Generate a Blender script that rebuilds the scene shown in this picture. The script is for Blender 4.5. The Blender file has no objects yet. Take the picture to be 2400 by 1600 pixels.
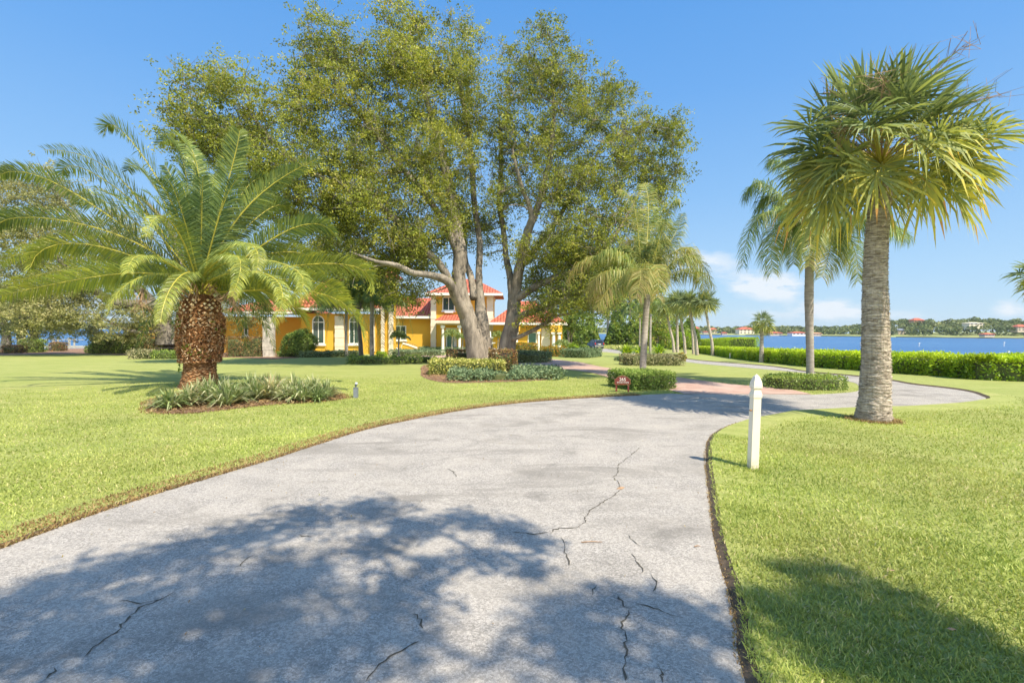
import bpy, bmesh, math
import numpy as np
from mathutils import Vector, Matrix
from mathutils.geometry import tessellate_polygon
C = bpy.context.scene
COL = C.collection
PI = math.pi
R0 = np.random.default_rng(7)

# ------------------------------------------------------------------ camera
F = 1133.0
CAM = np.array([0.0, 0.0, 1.6])
pitch = math.atan(26/F); roll = 0.0065
fwd = np.array([0, math.cos(pitch), -math.sin(pitch)])
up0 = np.array([0, math.sin(pitch), math.cos(pitch)])
rt0 = np.array([1.0, 0, 0])
rt = rt0*math.cos(roll) + up0*math.sin(roll)
up = -rt0*math.sin(roll) + up0*math.cos(roll)
cd = bpy.data.cameras.new('camera'); cam = bpy.data.objects.new('camera', cd); COL.objects.link(cam)
cd.lens = F/2400*36; cd.sensor_width = 36; cd.clip_end = 20000; cd.clip_start = 0.05
m = Matrix.Identity(4)
for i in range(3):
    m[i][0] = rt[i]; m[i][1] = up[i]; m[i][2] = -fwd[i]; m[i][3] = CAM[i]
cam.matrix_world = m
C.camera = cam

def ray(px, py):
    return fwd + rt*((px-1200)/F) + up*((800-py)/F)
def P(px, py, d):
    """world point seen at photo pixel (px,py) at depth y = d"""
    r = ray(px, py)
    return CAM + r*(d/r[1])
def base_h(y):
    t = np.asarray(y, float) - 12
    return -0.025*np.where(t < 0, 0, np.where(t < 10, t*t/20, t-5))
def G(px, py):
    """ground point seen at photo pixel"""
    r = ray(px, py); lo, hi = 0.5, 400.0
    for _ in range(60):
        mid = (lo+hi)/2
        z = CAM[2] + r[2]*(mid/r[1])
        if z > float(base_h(mid)): lo = mid
        else: hi = mid
    return CAM + r*(hi/r[1])
def zg(x, y): return float(base_h(y))

# ------------------------------------------------------------------ mesh builder
class MB:
    def __init__(s): s.v = []; s.n = 0; s.f = {3: [], 4: []}; s.t = {3: [], 4: []}; s.m = {3: [], 4: []}; s.ng = []
    def add(s, V, Fs, tint=0.5, mi=0):
        V = np.asarray(V, float).reshape(-1, 3)
        if not isinstance(Fs, (list, tuple)): Fs = [Fs]
        for q in Fs:
            q = np.asarray(q, np.int64)
            if q.size == 0: continue
            k = q.shape[1]
            s.f[k].append(q + s.n)
            t = np.broadcast_to(np.asarray(tint, float), (len(q),)) if np.ndim(tint) == 0 else np.asarray(tint, float)[:len(q)]
            s.t[k].append(t); s.m[k].append(np.full(len(q), mi))
        s.v.append(V); s.n += len(V)
    def box(s, x0, x1, y0, y1, z0, z1, tint=0.5, mi=0):
        V = [(x, y, z) for z in (z0, z1) for y in (y0, y1) for x in (x0, x1)]
        s.add(V, np.array([[0,2,3,1],[4,5,7,6],[0,1,5,4],[2,6,7,3],[0,4,6,2],[1,3,7,5]]), tint, mi)
    def poly(s, V, tint=0.5, mi=0):
        """one planar n-gon triangulated"""
        tr = tessellate_polygon([[Vector(p) for p in V]])
        s.add(V, np.array(tr), tint, mi)
    def prism(s, V, off, tint=0.5, mi=0):
        V = np.asarray(V, float); n = len(V); off = np.asarray(off, float)
        tr = np.array(tessellate_polygon([[Vector(p) for p in V]]))
        s.add(np.vstack([V, V+off]), [np.vstack([tr, tr[:, ::-1]+n]), np.array([[i, (i+1) % n, (i+1) % n+n, i+n] for i in range(n)])], tint, mi)
    def tube(s, pts, rad, k=8, tint=0.5, mi=0, cap=True, rn=None):
        pts = np.asarray(pts, float); n = len(pts)
        rad = np.broadcast_to(np.asarray(rad, float), (n,))
        T = np.gradient(pts, axis=0); T /= np.linalg.norm(T, axis=1)[:, None]+1e-9
        ref = np.array([0, 0, 1.0]) if abs(T[:, 2]).mean() < 0.8 else np.array([1.0, 0, 0])
        A = np.cross(T, ref); A /= np.linalg.norm(A, axis=1)[:, None]+1e-9
        B = np.cross(T, A)
        a = np.arange(k)*2*PI/k
        rr = rad[:, None]*(np.ones((n, k)) if rn is None else rn)
        V = pts[:, None, :] + rr[:, :, None]*(A[:, None, :]*np.cos(a)[None, :, None] + B[:, None, :]*np.sin(a)[None, :, None])
        i = np.arange(n-1)[:, None]*k; j = np.arange(k)[None, :]; j2 = (j+1) % k
        q = np.stack([i+j, i+j2, i+k+j2, i+k+j], -1).reshape(-1, 4)
        fs = [q[:, ::-1]]
        V = V.reshape(-1, 3)
        if cap:
            V = np.vstack([V, pts[0], pts[-1]]); c0 = n*k; jj = np.arange(k)
            fs.append(np.stack([np.full(k, c0), (jj+1) % k, jj], -1)[:, ::-1])
            fs.append(np.stack([np.full(k, c0+1), (n-1)*k+jj, (n-1)*k+(jj+1) % k], -1)[:, ::-1])
        if np.ndim(tint): tint = float(np.mean(tint))
        s.add(V, fs, tint, mi)
    def leaves(s, pos, L, W, rng, tint=None, mi=0, dirs=None, flat=0.0):
        n = len(pos)
        if n == 0: return
        L = np.broadcast_to(np.asarray(L, float), (n,))*rng.uniform(.7, 1.25, n)
        W = np.broadcast_to(np.asarray(W, float), (n,))*rng.uniform(.7, 1.25, n)
        T = rng.normal(size=(n, 3)) if dirs is None else dirs + rng.normal(size=(n, 3))*.45
        T /= np.linalg.norm(T, axis=1)[:, None]
        N = rng.normal(size=(n, 3)); N[:, 2] += flat
        S = np.cross(T, N); S /= np.linalg.norm(S, axis=1)[:, None]+1e-9
        Nn = np.cross(S, T)
        a = pos - T*L[:, None]*.5; b = pos + T*L[:, None]*.5
        mid = pos + Nn*(L*.12)[:, None]
        V = np.stack([a, mid+S*(W*.5)[:, None], b, mid-S*(W*.5)[:, None]], 1).reshape(-1, 3)
        q = np.arange(n)[:, None]*4 + np.arange(4)[None, :]
        s.add(V, q, rng.uniform(0, 1, n) if tint is None else tint, mi)
    def build(s, name, mats, parent=None, smooth=False):
        me = bpy.data.meshes.new(name)
        V = np.vstack(s.v)
        if parent is not None: V = V - np.array(parent.location)[None, :]
        fl = []; tl = []; ml = []; sizes = []
        for k in (3, 4):
            if s.f[k]:
                f = np.vstack(s.f[k]); fl.append(f.ravel()); sizes.append(np.full(len(f), k))
                tl.append(np.concatenate(s.t[k])); ml.append(np.concatenate(s.m[k]))
        loops = np.concatenate(fl); sz = np.concatenate(sizes); st = np.concatenate([[0], np.cumsum(sz)[:-1]])
        me.vertices.add(len(V)); me.vertices.foreach_set('co', V.astype(np.float32).ravel())
        me.loops.add(len(loops)); me.loops.foreach_set('vertex_index', loops.astype(np.int32))
        me.polygons.add(len(sz)); me.polygons.foreach_set('loop_start', st.astype(np.int32))
        me.polygons.foreach_set('loop_total', sz.astype(np.int32))
        me.polygons.foreach_set('material_index', np.concatenate(ml).astype(np.int32))
        me.polygons.foreach_set('use_smooth', np.full(len(sz), smooth))
        at = me.attributes.new('tint', 'FLOAT', 'FACE'); at.data.foreach_set('value', np.concatenate(tl).astype(np.float32))
        me.update(calc_edges=True); me.validate()
        for mt in (mats if isinstance(mats, (list, tuple)) else [mats]): me.materials.append(mt)
        o = bpy.data.objects.new(name, me); COL.objects.link(o)
        if parent is not None: o.parent = parent
        return o

def thing(name, label, cat, loc=(0, 0, 0), group=None):
    o = bpy.data.objects.new(name, None); COL.objects.link(o)
    o.location = [float(a) for a in loc]; o.empty_display_size = .3
    return tag(o, label, cat, group)
def tag(o, label, cat, group=None, kind=None):
    o['label'] = label; o['category'] = cat
    if group: o['group'] = group
    if kind: o['kind'] = kind
    return o
def struct(o, label=None, kind='structure'):
    o['kind'] = kind
    if label: o['label'] = label
    return o

# ------------------------------------------------------------------ materials
class NT:
    def __init__(s, name, world=False):
        if world:
            s.w = bpy.data.worlds.new('World'); C.world = s.w; s.w.use_nodes = True; s.t = s.w.node_tree
        else:
            s.mat = bpy.data.materials.new(name); s.mat.use_nodes = True; s.t = s.mat.node_tree
        s.t.nodes.clear()
    def n(s, typ, ins={}, **kw):
        nd = s.t.nodes.new(typ)
        for k, v in kw.items(): setattr(nd, k, v)
        for k, v in ins.items():
            sock = nd.inputs[k]
            if isinstance(v, bpy.types.NodeSocket): s.t.links.new(v, sock)
            else: sock.default_value = v
        return nd
    def link(s, a, b): s.t.links.new(a, b)
    def math(s, op, a, b=0.0, c=0.0): return s.n('ShaderNodeMath', {0: a, 1: b, 2: c}, operation=op).outputs[0]
    def mix(s, f, a, b, mode='MIX'):
        nd = s.t.nodes.new('ShaderNodeMix'); nd.data_type = 'RGBA'; nd.blend_type = mode
        for idx, v in ((0, f), (6, a), (7, b)):
            if isinstance(v, bpy.types.NodeSocket): s.t.links.new(v, nd.inputs[idx])
            else: nd.inputs[idx].default_value = v if idx == 0 else (*v, 1)
        return nd.outputs[2]
    def ramp(s, f, stops, interp='LINEAR'):
        nd = s.t.nodes.new('ShaderNodeValToRGB'); s.link(f, nd.inputs[0]); e = nd.color_ramp.elements
        nd.color_ramp.interpolation = interp
        while len(e) < len(stops): e.new(.5)
        for el, (p, c) in zip(e, stops): el.position = p; el.color = (*c, 1) if len(c) == 3 else c
        return nd.outputs[0]
    def pos(s): return s.n('ShaderNodeNewGeometry').outputs['Position']
    def noise(s, scale, vec=None, detail=3, rough=.55, dist=0):
        ins = {'Scale': scale, 'Detail': detail, 'Roughness': rough, 'Distortion': dist}
        ins['Vector'] = vec if vec is not None else s.pos()
        return s.n('ShaderNodeTexNoise', ins).outputs['Fac']
    def scalev(s, v, sc):
        return s.n('ShaderNodeMapping', {'Vector': v, 'Scale': sc}).outputs[0]
    def rng(s, v, a, b, c=0., d=1.): return s.n('ShaderNodeMapRange', {0: v, 1: a, 2: b, 3: c, 4: d}).outputs[0]
    def bump(s, h, strength=.5, dist=.02): return s.n('ShaderNodeBump', {'Height': h, 'Strength': strength, 'Distance': dist}).outputs[0]
    def out(s, sh): s.link(sh, s.n('ShaderNodeOutputMaterial').inputs[0]); return s.mat
    def princ(s, col, rough=.6, normal=None, **ins):
        d = {'Base Color': col if isinstance(col, bpy.types.NodeSocket) else (*col, 1), 'Roughness': rough}
        d.update({k.replace('_', ' '): v for k, v in ins.items()})
        if normal is not None: d['Normal'] = normal
        return s.n('ShaderNodeBsdfPrincipled', d).outputs[0]

def S(r, g, b):
    return tuple(((c/255)/12.92 if c/255 <= .04045 else ((c/255+.055)/1.055)**2.4) for c in (r, g, b))

def mat_plain(name, col, rough=.6, var=.15, scale=3., bump=0, metal=0, spec=.5):
    t = NT(name); nz = t.noise(scale, detail=4)
    c = t.mix(t.rng(nz, .3, .7), tuple(x*(1-var) for x in col), tuple(min(1, x*(1+var)) for x in col))
    nm = t.bump(t.noise(scale*8), bump, .01) if bump else None
    return t.out(t.princ(c, rough, nm, Metallic=metal, Specular_IOR_Level=spec))
def mat_leaf(name, stops, trans=.35, rough=.5, patch=None):
    """stops: list of (tint position, colour)"""
    t = NT(name); a = t.n('ShaderNodeAttribute', attribute_name='tint', attribute_type='GEOMETRY').outputs['Fac']
    c = t.ramp(a, stops)
    nz = t.rng(t.noise(.9 if patch is None else patch, detail=2), .35, .65, .8, 1.2)
    c = t.mix(1.0, c, t.n('ShaderNodeCombineColor', {0: nz, 1: nz, 2: nz}).outputs[0], 'MULTIPLY')
    p = t.princ(c, rough, Specular_IOR_Level=.35)
    tr = t.n('ShaderNodeBsdfTranslucent', {'Color': t.mix(1.0, c, (1.25, 1.2, .7), 'MULTIPLY')}).outputs[0]
    return t.out(t.n('ShaderNodeMixShader', {0: trans, 1: p, 2: tr}).outputs[0])

def bark(name, c1, c2, sx=6., sz=2., strength=.8, dist=.03):
    t = NT(name); v = t.scalev(t.pos(), (sx, sx, sz))
    n1 = t.noise(1., v, 6, .7, .4); n2 = t.noise(.8)
    c = t.mix(t.rng(n1, .35, .65), c1, c2)
    c = t.mix(t.rng(n2, .45, .7, 0, .5), c, tuple(min(1, x*1.35) for x in c2))
    return t.out(t.princ(c, .9, t.bump(n1, strength, dist), Specular_IOR_Level=.2))

M = {}
# lawn (base sheet under the blades)
t = NT('lawn'); p = t.pos()
n1 = t.noise(.35, detail=5); n2 = t.noise(26., detail=4, rough=.8); n3 = t.noise(3., detail=5, rough=.7)
c = t.mix(t.rng(n1, .35, .65), (.29, .34, .095), (.365, .39, .13))
c = t.mix(t.rng(n3, .38, .66), c, (.27, .325, .09))
c = t.mix(t.rng(n2, .35, .62, 0., .75), c, (.19, .235, .06))
c = t.mix(t.rng(t.noise(9., detail=3), .62, .75, 0, .5), c, (.40, .36, .16))
n5 = t.noise(1., t.scalev(p, (.5, 2.2, 1)), 6, .7)
c = t.mix(t.rng(n5, .35, .68, 0, .6), c, (.42, .43, .17))
n6 = t.noise(7., detail=6, rough=.85)
c = t.mix(t.rng(n6, .3, .5, .55, 0.), c, (.15, .20, .05))
n7 = t.noise(.9, detail=5, rough=.7, dist=.8); c = t.mix(t.rng(n7, .56, .72, 0, .5), c, (.43, .39, .18)); c = t.mix(t.rng(n7, .42, .28, 0, .45), c, (.20, .29, .06))
M['lawn'] = t.out(t.princ(c, .85, t.bump(n2, .8, .03), Specular_IOR_Level=.15))
M['blade'] = mat_leaf('grass_blade', [(0, (.17, .25, .05)), (.45, (.34, .405, .10)), (.8, (.50, .53, .18)), (1, (.62, .54, .31))], .3, .55, .5)
M['dry'] = mat_leaf('dry_grass', [(0, (.16, .10, .045)), (.5, (.34, .22, .10)), (.85, (.42, .33, .17)), (1, (.25, .26, .06))], .2, .8)
# asphalt
t = NT('asphalt'); p = t.pos()
vor = t.n('ShaderNodeTexVoronoi', {'Vector': p, 'Scale': 85.}).outputs
fine = t.noise(160., detail=2, rough=.7)
agg = t.n('ShaderNodeSeparateColor', {0: vor['Color']}).outputs[0]
big = t.noise(.55, detail=5, rough=.6, dist=.6); med = t.noise(2.3, detail=4)
c = t.mix(agg, (.25, .238, .230), (.565, .535, .515))
c = t.mix(t.rng(fine, .42, .62, .0, .75), c, (.17, .163, .16))
c = t.mix(t.rng(big, .52, .68, 0, .38), c, (.22, .212, .205))
c = t.mix(t.rng(med, .35, .7, 0, .35), c, (.50, .465, .43))
st = t.noise(1., t.scalev(p, (.55, 1.5, 1)), 5, .65, .8)
c = t.mix(t.rng(st, .50, .66, 0, .62), c, (.19, .18, .17))
st2 = t.noise(.9, detail=6, rough=.7, dist=1.5)
c = t.mix(t.rng(st2, .57, .70, 0, .55), c, (.15, .145, .14))

M['asphalt'] = t.out(t.princ(c, .88, t.bump(t.math('ADD', agg, fine), .7, .006), Specular_IOR_Level=.25))
# brick pavers
t = NT('brick_paver'); p = t.pos()
br = t.n('ShaderNodeTexBrick', {'Vector': p, 'Scale': 1., 'Color1': (*(.36, .215, .18), 1), 'Color2': (*(.47, .31, .26), 1), 'Mortar': (.30, .22, .18, 1), 'Mortar Size': .008, 'Brick Width': .22, 'Row Height': .11, 'Bias': 0.}, offset=.5)
c = t.mix(t.rng(t.noise(1.2, detail=5), .4, .65, 0, .5), br.outputs[0], (.50, .40, .34))
M['paver'] = t.out(t.princ(c, .85, t.bump(t.noise(60.), .3, .01)))
M['soil'] = mat_plain('soil', (.09, .065, .045), .95, .4, 8, .8)
M['crack'] = mat_plain('crack_fill', (.075, .068, .055), .95, .3, 20)
t = NT('pine_mulch'); nz = t.noise(22., t.scalev(t.pos(), (1, 2.4, 1)), 5, .75)
M['mulch'] = t.out(t.princ(t.ramp(nz, [(.34, (.07, .035, .022)), (.5, (.24, .13, .08)), (.64, (.48, .33, .23))]), .95, t.bump(nz, 1., .05)))
# water
t = NT('water'); wv = t.scalev(t.pos(), (.25, .9, 1.))
h = t.math('ADD', t.noise(1.6, wv, 5, .65), t.math('MULTIPLY', t.noise(.12, wv, 3), 1.5))
c = t.mix(t.rng(t.noise(.05, t.scalev(t.pos(), (.12, 1, 1)), 5, .7), .35, .65), (.024, .105, .27), (.055, .17, .35))
c = t.mix(t.rng(t.noise(.9, t.scalev(t.pos(), (.25, .6, 1)), 5, .75), .4, .66, 0, .8), c, (.015, .075, .24))
M['water'] = t.out(t.princ(c, .28, t.bump(h, .9, .6), Specular_IOR_Level=.5))
M['bark'] = bark('oak_bark', (.11, .098, .085), (.33, .295, .255), 5, 1.6, .9, .05)
M['bark_dark'] = bark('dark_oak_bark', (.085, .075, .065), (.22, .20, .18), 5, 1.6, .9, .05)
M['twig'] = mat_plain('twig', (.36, .31, .26), .9, .3, 4)
M['oak'] = mat_leaf('oak_leaf', [(0, (.10, .125, .035)), (.35, (.225, .272, .052)), (.75, (.405, .435, .075)), (1, (.56, .50, .145))], .42, .45)
M['oak_far'] = mat_leaf('live_oak_leaf', [(0, (.17, .19, .08)), (.5, (.34, .35, .15)), (1, (.50, .46, .25))], .36, .5)
M['wood'] = mat_leaf('woodland_leaf', [(0, (.08, .13, .03)), (.5, (.17, .26, .045)), (.85, (.32, .38, .06)), (1, (.38, .32, .12))], .4, .45)
M['date'] = mat_leaf('date_palm_leaflet', [(0, (.065, .12, .055)), (.35, (.16, .235, .09)), (.7, (.33, .38, .08)), (1, (.55, .53, .09))], .32, .36)
M['rachis'] = mat_plain('frond_rib', (.42, .38, .06), .5, .2)
M['queen'] = mat_leaf('queen_palm_leaflet', [(0, (.09, .17, .08)), (.45, (.20, .28, .08)), (.8, (.42, .40, .13)), (1, (.52, .38, .20))], .4, .4)
M['fan'] = mat_leaf('cabbage_palm_leaf', [(0, (.10, .15, .085)), (.35, (.23, .29, .13)), (.65, (.42, .44, .13)), (.88, (.58, .50, .06)), (1, (.62, .32, .09))], .32, .62)
t = NT('palm_bark'); zz = t.n('ShaderNodeSeparateXYZ', {0: t.pos()}).outputs[2]
rg = t.noise(1., t.scalev(t.pos(), (5, 5, 34)), 6, .75, .4); vf = t.noise(1., t.scalev(t.pos(), (45, 45, 3)), 3, .6)
h = t.math('ADD', rg, t.math('MULTIPLY', vf, .6))
c = t.ramp(rg, [(.36, (.16, .13, .105)), (.5, (.47, .41, .35)), (.64, (.72, .645, .57))])
c = t.mix(t.rng(vf, .5, .7, 0, .45), c, (.15, .125, .105))
M['queenbark'] = bark('queen_palm_bark', (.20, .18, .165), (.40, .37, .34), 3, 16, .5, .02)
M['palmbark'] = t.out(t.princ(c, .92, t.bump(h, .9, .03), Specular_IOR_Level=.2))
M['datebark'] = bark('date_palm_fibre', (.09, .045, .022), (.30, .15, .07), 14, 9, 1., .04)
M['boot'] = mat_leaf('cut_leaf_base', [(0, (.15, .065, .025)), (.45, (.40, .20, .085)), (.8, (.58, .40, .24)), (1, (.78, .68, .52))], 0., .8, 6.)
M['dead'] = mat_plain('dead_stalk', (.33, .22, .14), .9, .3, 6)
# shrubs
M['hedge'] = mat_leaf('clipped_hedge_leaf', [(0, (.07, .12, .03)), (.5, (.18, .28, .055)), (1, (.36, .44, .10))], .25, .4, 3)
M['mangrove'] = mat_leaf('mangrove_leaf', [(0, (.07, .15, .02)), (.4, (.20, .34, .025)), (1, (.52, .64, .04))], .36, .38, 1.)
M['varieg'] = mat_leaf('variegated_leaf', [(0, (.11, .16, .03)), (.5, (.36, .38, .08)), (1, (.74, .70, .26))], .2, .4, 3)
M['copper'] = mat_leaf('copper_leaf', [(0, (.08, .05, .035)), (.5, (.24, .14, .08)), (.8, (.20, .22, .06)), (1, (.58, .26, .10))], .2, .5, 3)
M['juniper'] = mat_leaf('juniper_leaf', [(0, (.07, .12, .055)), (.6, (.17, .255, .135)), (1, (.31, .38, .21))], .1, .6, 3)
M['grey'] = mat_leaf('grey_shrub_leaf', [(0, (.15, .15, .06)), (1, (.42, .40, .24))], .1, .6, 3)
M['croton'] = mat_leaf('croton_leaf', [(0, (.08, .11, .02)), (.45, (.25, .28, .03)), (.75, (.52, .32, .03)), (1, (.5, .10, .03))], .25, .4, 3)
M['strap'] = mat_leaf('variegated_strap_leaf', [(0, (.10, .16, .05)), (.4, (.26, .34, .14)), (.75, (.52, .52, .34)), (1, (.62, .50, .30))], .25, .45, 4)
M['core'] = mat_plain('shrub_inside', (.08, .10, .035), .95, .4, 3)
# built things
M['stucco'] = mat_plain('yellow_stucco', (.72, .41, .045), .85, .06, .8, .15)
M['cream'] = mat_plain('cream_stone', (.74, .66, .54), .8, .08, 2)
M['stone'] = mat_plain('weathered_stone', (.48, .45, .40), .85, .3, 4, .4)
M['white'] = mat_plain('white_paint', (.80, .79, .76), .45, .04, 3)
t = NT('white_vinyl'); nz = t.noise(9., t.scalev(t.pos(), (1, 1, .3)), 6, .75); nz2 = t.noise(55., detail=4)
c = t.mix(t.rng(nz, .48, .75, 0, .35), (.80, .735, .63), (.55, .50, .40)); c = t.mix(t.rng(nz2, .62, .75, 0, .5), c, (.45, .42, .33))
hz_ = t.n('ShaderNodeSeparateXYZ', {0: t.pos()}).outputs[2]; sp_ = t.math('MULTIPLY', t.rng(hz_, .16, .0, 0, 1), t.rng(nz2, .38, .6, 0, 1)); c = t.mix(sp_, c, (.38, .33, .20))
M['vinyl'] = t.out(t.princ(c, .5))
M['glass'] = mat_plain('window_glass', (.05, .085, .085), .06, .1, .5)
M['tealglass'] = mat_plain('door_glass', (.10, .22, .19), .08, .2, .5)
M['iron'] = mat_plain('black_iron', (.03, .03, .03), .5)
M['grey_metal'] = mat_plain('grey_metal', (.22, .25, .30), .5, .2, 30, metal=.3)
t = NT('red_roof_tile'); sp = t.n('ShaderNodeSeparateXYZ', {0: t.pos()}).outputs
wv = t.math('SINE', t.math('MULTIPLY', sp[0], 2*PI/.33)); wy = t.math('SINE', t.math('MULTIPLY', sp[1], 2*PI/.33))
rw = t.math('FRACT', t.math('MULTIPLY', sp[2], 5.2))
nn = t.noise(2.2, detail=4)
tile = t.n('ShaderNodeTexNoise', {'Vector': t.scalev(t.pos(), (3, 3, 5)), 'Scale': 1.5}).outputs['Fac']
c = t.ramp(tile, [(.35, (.40, .085, .045)), (.5, (.52, .125, .07)), (.68, (.60, .19, .11))])
c = t.mix(t.rng(rw, 0., .22, .5, 0), c, (.22, .045, .03))
h = t.math('ADD', t.math('MULTIPLY', t.math('ADD', wv, wy), .5), rw)
M['tile'] = t.out(t.princ(c, .7, t.bump(h, 1., .09)))
M['carpaint'] = mat_plain('dark_blue_car_paint', (.035, .06, .12), .2, .1, .3, metal=.3)
M['carglass'] = mat_plain('tinted_car_glass', (.012, .016, .02), .08)
M['tyre'] = mat_plain('tyre_rubber', (.02, .02, .02), .85)
M['red'] = mat_plain('red_lamp_lens', (.42, .02, .02), .2)
M['chrome'] = mat_plain('bright_trim', (.6, .6, .6), .25, metal=.8)
M['signred'] = mat_plain('maroon_sign_paint', (.17, .035, .03), .45, .2, 12)
M['letter'] = mat_plain('white_lettering', (.80, .76, .72), .5)
M['bronze'] = mat_plain('bronze_edge', (.30, .15, .06), .5)
M['orangewall'] = mat_plain('terracotta_wall', (.50, .28, .18), .85)
M['tan'] = mat_plain('tan_wall', (.50, .42, .33), .85)
M['deck'] = mat_plain('dock_timber', (.42, .40, .34), .85, .2, 6)
M['farland'] = mat_plain('far_lawn', (.24, .27, .10), .95, .3, .05)
M['farleaf'] = mat_leaf('far_tree_leaf', [(0, (.09, .13, .055)), (.5, (.17, .22, .09)), (1, (.32, .34, .16))], .2, .7, .03)
M['seawall'] = mat_plain('sea_wall', (.12, .11, .09), .9)
SUN_E = 5.0; SKY_S = .1; EXPO = .72; K_ = 10/2**EXPO
SKY_RAMP = [(0, (.52, .74, .95)), (.10, (.43, .69, .98)), (.25, (.28, .57, .98)), (.42, (.17, .46, .96)), (.56, (.12, .40, .92)), (1, (.08, .30, .78))]
CLOUD = tuple(x*K_ for x in (.84, .92, 1.0))
# ------------------------------------------------------------------ sky and sun
SHV = np.array([-.496, .513, -1.0]); SHV /= np.linalg.norm(SHV)      # direction the light travels
elev = math.asin(-SHV[2]); 
sd = bpy.data.lights.new('sun', 'SUN'); sun = bpy.data.objects.new('sun', sd); COL.objects.link(sun)
sd.energy = SUN_E; sd.angle = math.radians(.55); sd.color = (1, .875, .66)
sun.rotation_euler = Vector(SHV).to_track_quat('-Z', 'Y').to_euler(); sun.location = (20, -20, 40)
w = NT('w', world=True)
az = math.atan2(-SHV[0], -SHV[1])      # compass-like angle of the sun from +Y towards +X
sky = w.n('ShaderNodeTexSky', sky_type='NISHITA', sun_disc=False)
sky.sun_elevation = elev; sky.sun_rotation = az; sky.altitude = 0; sky.air_density = 1.0; sky.dust_density = .35; sky.ozone_density = 2.2
d = w.n('ShaderNodeTexCoord').outputs['Generated']
sx, sy, sz = w.n('ShaderNodeSeparateXYZ', {0: d}).outputs
ys = w.math('MAXIMUM', sy, .05)
u = w.math('DIVIDE', sx, ys); v = w.math('DIVIDE', sz, ys)
cn = w.n('ShaderNodeTexNoise', {'Vector': w.n('ShaderNodeCombineXYZ', {0: w.math('MULTIPLY', u, 9.), 1: w.math('MULTIPLY', v, 26.), 2: 0.}).outputs[0], 'Scale': 1.4, 'Detail': 7., 'Roughness': .6}).outputs['Fac']
mask = None
for px, py, rx, ry, a in [(1815, 672, 62, 26, 1.25), (1740, 668, 60, 22, .55), (1640, 622, 110, 30, .42), (1940, 722, 70, 22, .8), (1840, 735, 120, 14, .45),
                          (2370, 722, 45, 20, .6), (1010, 720, 160, 40, .4), (2080, 740, 120, 16, .3), (150, 700, 260, 30, .3), (1560, 600, 160, 18, .2)]:
    r = ray(px, py); cu, cv = r[0]/r[1], r[2]/r[1]
    du = w.math('DIVIDE', w.math('SUBTRACT', u, cu), rx/F); dv = w.math('DIVIDE', w.math('SUBTRACT', v, cv), ry/F)
    e = w.math('EXPONENT', w.math('MULTIPLY', w.math('ADD', w.math('MULTIPLY', du, du), w.math('MULTIPLY', dv, dv)), -1.))
    e = w.math('MULTIPLY', e, a)
    mask = e if mask is None else w.math('ADD', mask, e)
cl = w.rng(w.math('MULTIPLY', mask, w.rng(cn, .3, .62, .15, 1.6)), .14, .72)
cl = w.math('MULTIPLY', cl, w.math('GREATER_THAN', sy, .05))
rampc = w.ramp(sz, SKY_RAMP)
rampc = w.mix(1., rampc, (K_, K_, K_), 'MULTIPLY')
skyc = w.mix(.18, rampc, sky.outputs[0])
bk = w.rng(sy, .25, -.5, 0., 1.)      # extra brightness added to the unseen sunward sky, fills the shade
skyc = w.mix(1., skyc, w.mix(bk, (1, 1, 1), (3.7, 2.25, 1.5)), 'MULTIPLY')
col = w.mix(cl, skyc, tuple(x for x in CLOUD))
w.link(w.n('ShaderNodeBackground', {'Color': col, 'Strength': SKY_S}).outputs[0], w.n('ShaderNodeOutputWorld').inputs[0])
C.view_settings.view_transform = 'Standard'; C.view_settings.look = 'None'; C.view_settings.exposure = EXPO; C.view_settings.gamma = 1
C.cycles.max_bounces = 6; C.cycles.diffuse_bounces = 3; C.cycles.transmission_bounces = 3; C.cycles.glossy_bounces = 2
C.cycles.use_denoising = True

# ------------------------------------------------------------------ ground
def shore_x(y): return np.interp(y, [-60, 0, 8, 12, 16, 20, 30, 37, 55, 80, 110, 140], [90, 60, 42, 30, 21.5, 19, 19.8, 21.2, 25.5, 32, 38, 40])
def shore_y(x): return np.interp(x, [-400, -60, -30, -10, 5, 20, 40], [60, 60, 72, 85, 140, 142, 145])
WATER = -2.9
yr = np.unique(np.concatenate([np.arange(-60, 0, 10), np.arange(0, 12, 2.), np.arange(12, 22.01, 1.), np.arange(22, 60, 2.), np.arange(60, 160, 2.5), [170, 200]]))
xr = np.unique(np.concatenate([np.arange(-300, -60, 12.), np.arange(-60, 14, 2.), np.arange(14, 50, .8), np.arange(50, 130, 8.)]))
X, Y = np.meshgrid(xr, yr)
dd = np.maximum(X-shore_x(Y), Y-shore_y(X))
Z = base_h(Y) - np.clip(dd*.45, 0, 5)
nx, ny = len(xr), len(yr)
gi = (np.arange(ny-1)[:, None]*nx + np.arange(nx-1)[None, :]).reshape(-1)
mb = MB(); mb.add(np.stack([X, Y, Z], -1).reshape(-1, 3), np.stack([gi, gi+1, gi+nx+1, gi+nx], -1))
struct(mb.build('ground', M['lawn'], smooth=True), 'mown yellow-green lawn sloping down to the river')
mb = MB(); mb.add([(-6000, -200, WATER), (6000, -200, WATER), (6000, 9000, WATER), (-6000, 9000, WATER)], np.array([[0, 1, 2, 3]]))
struct(mb.build('water', M['water']), 'wide rippled blue river')

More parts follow.
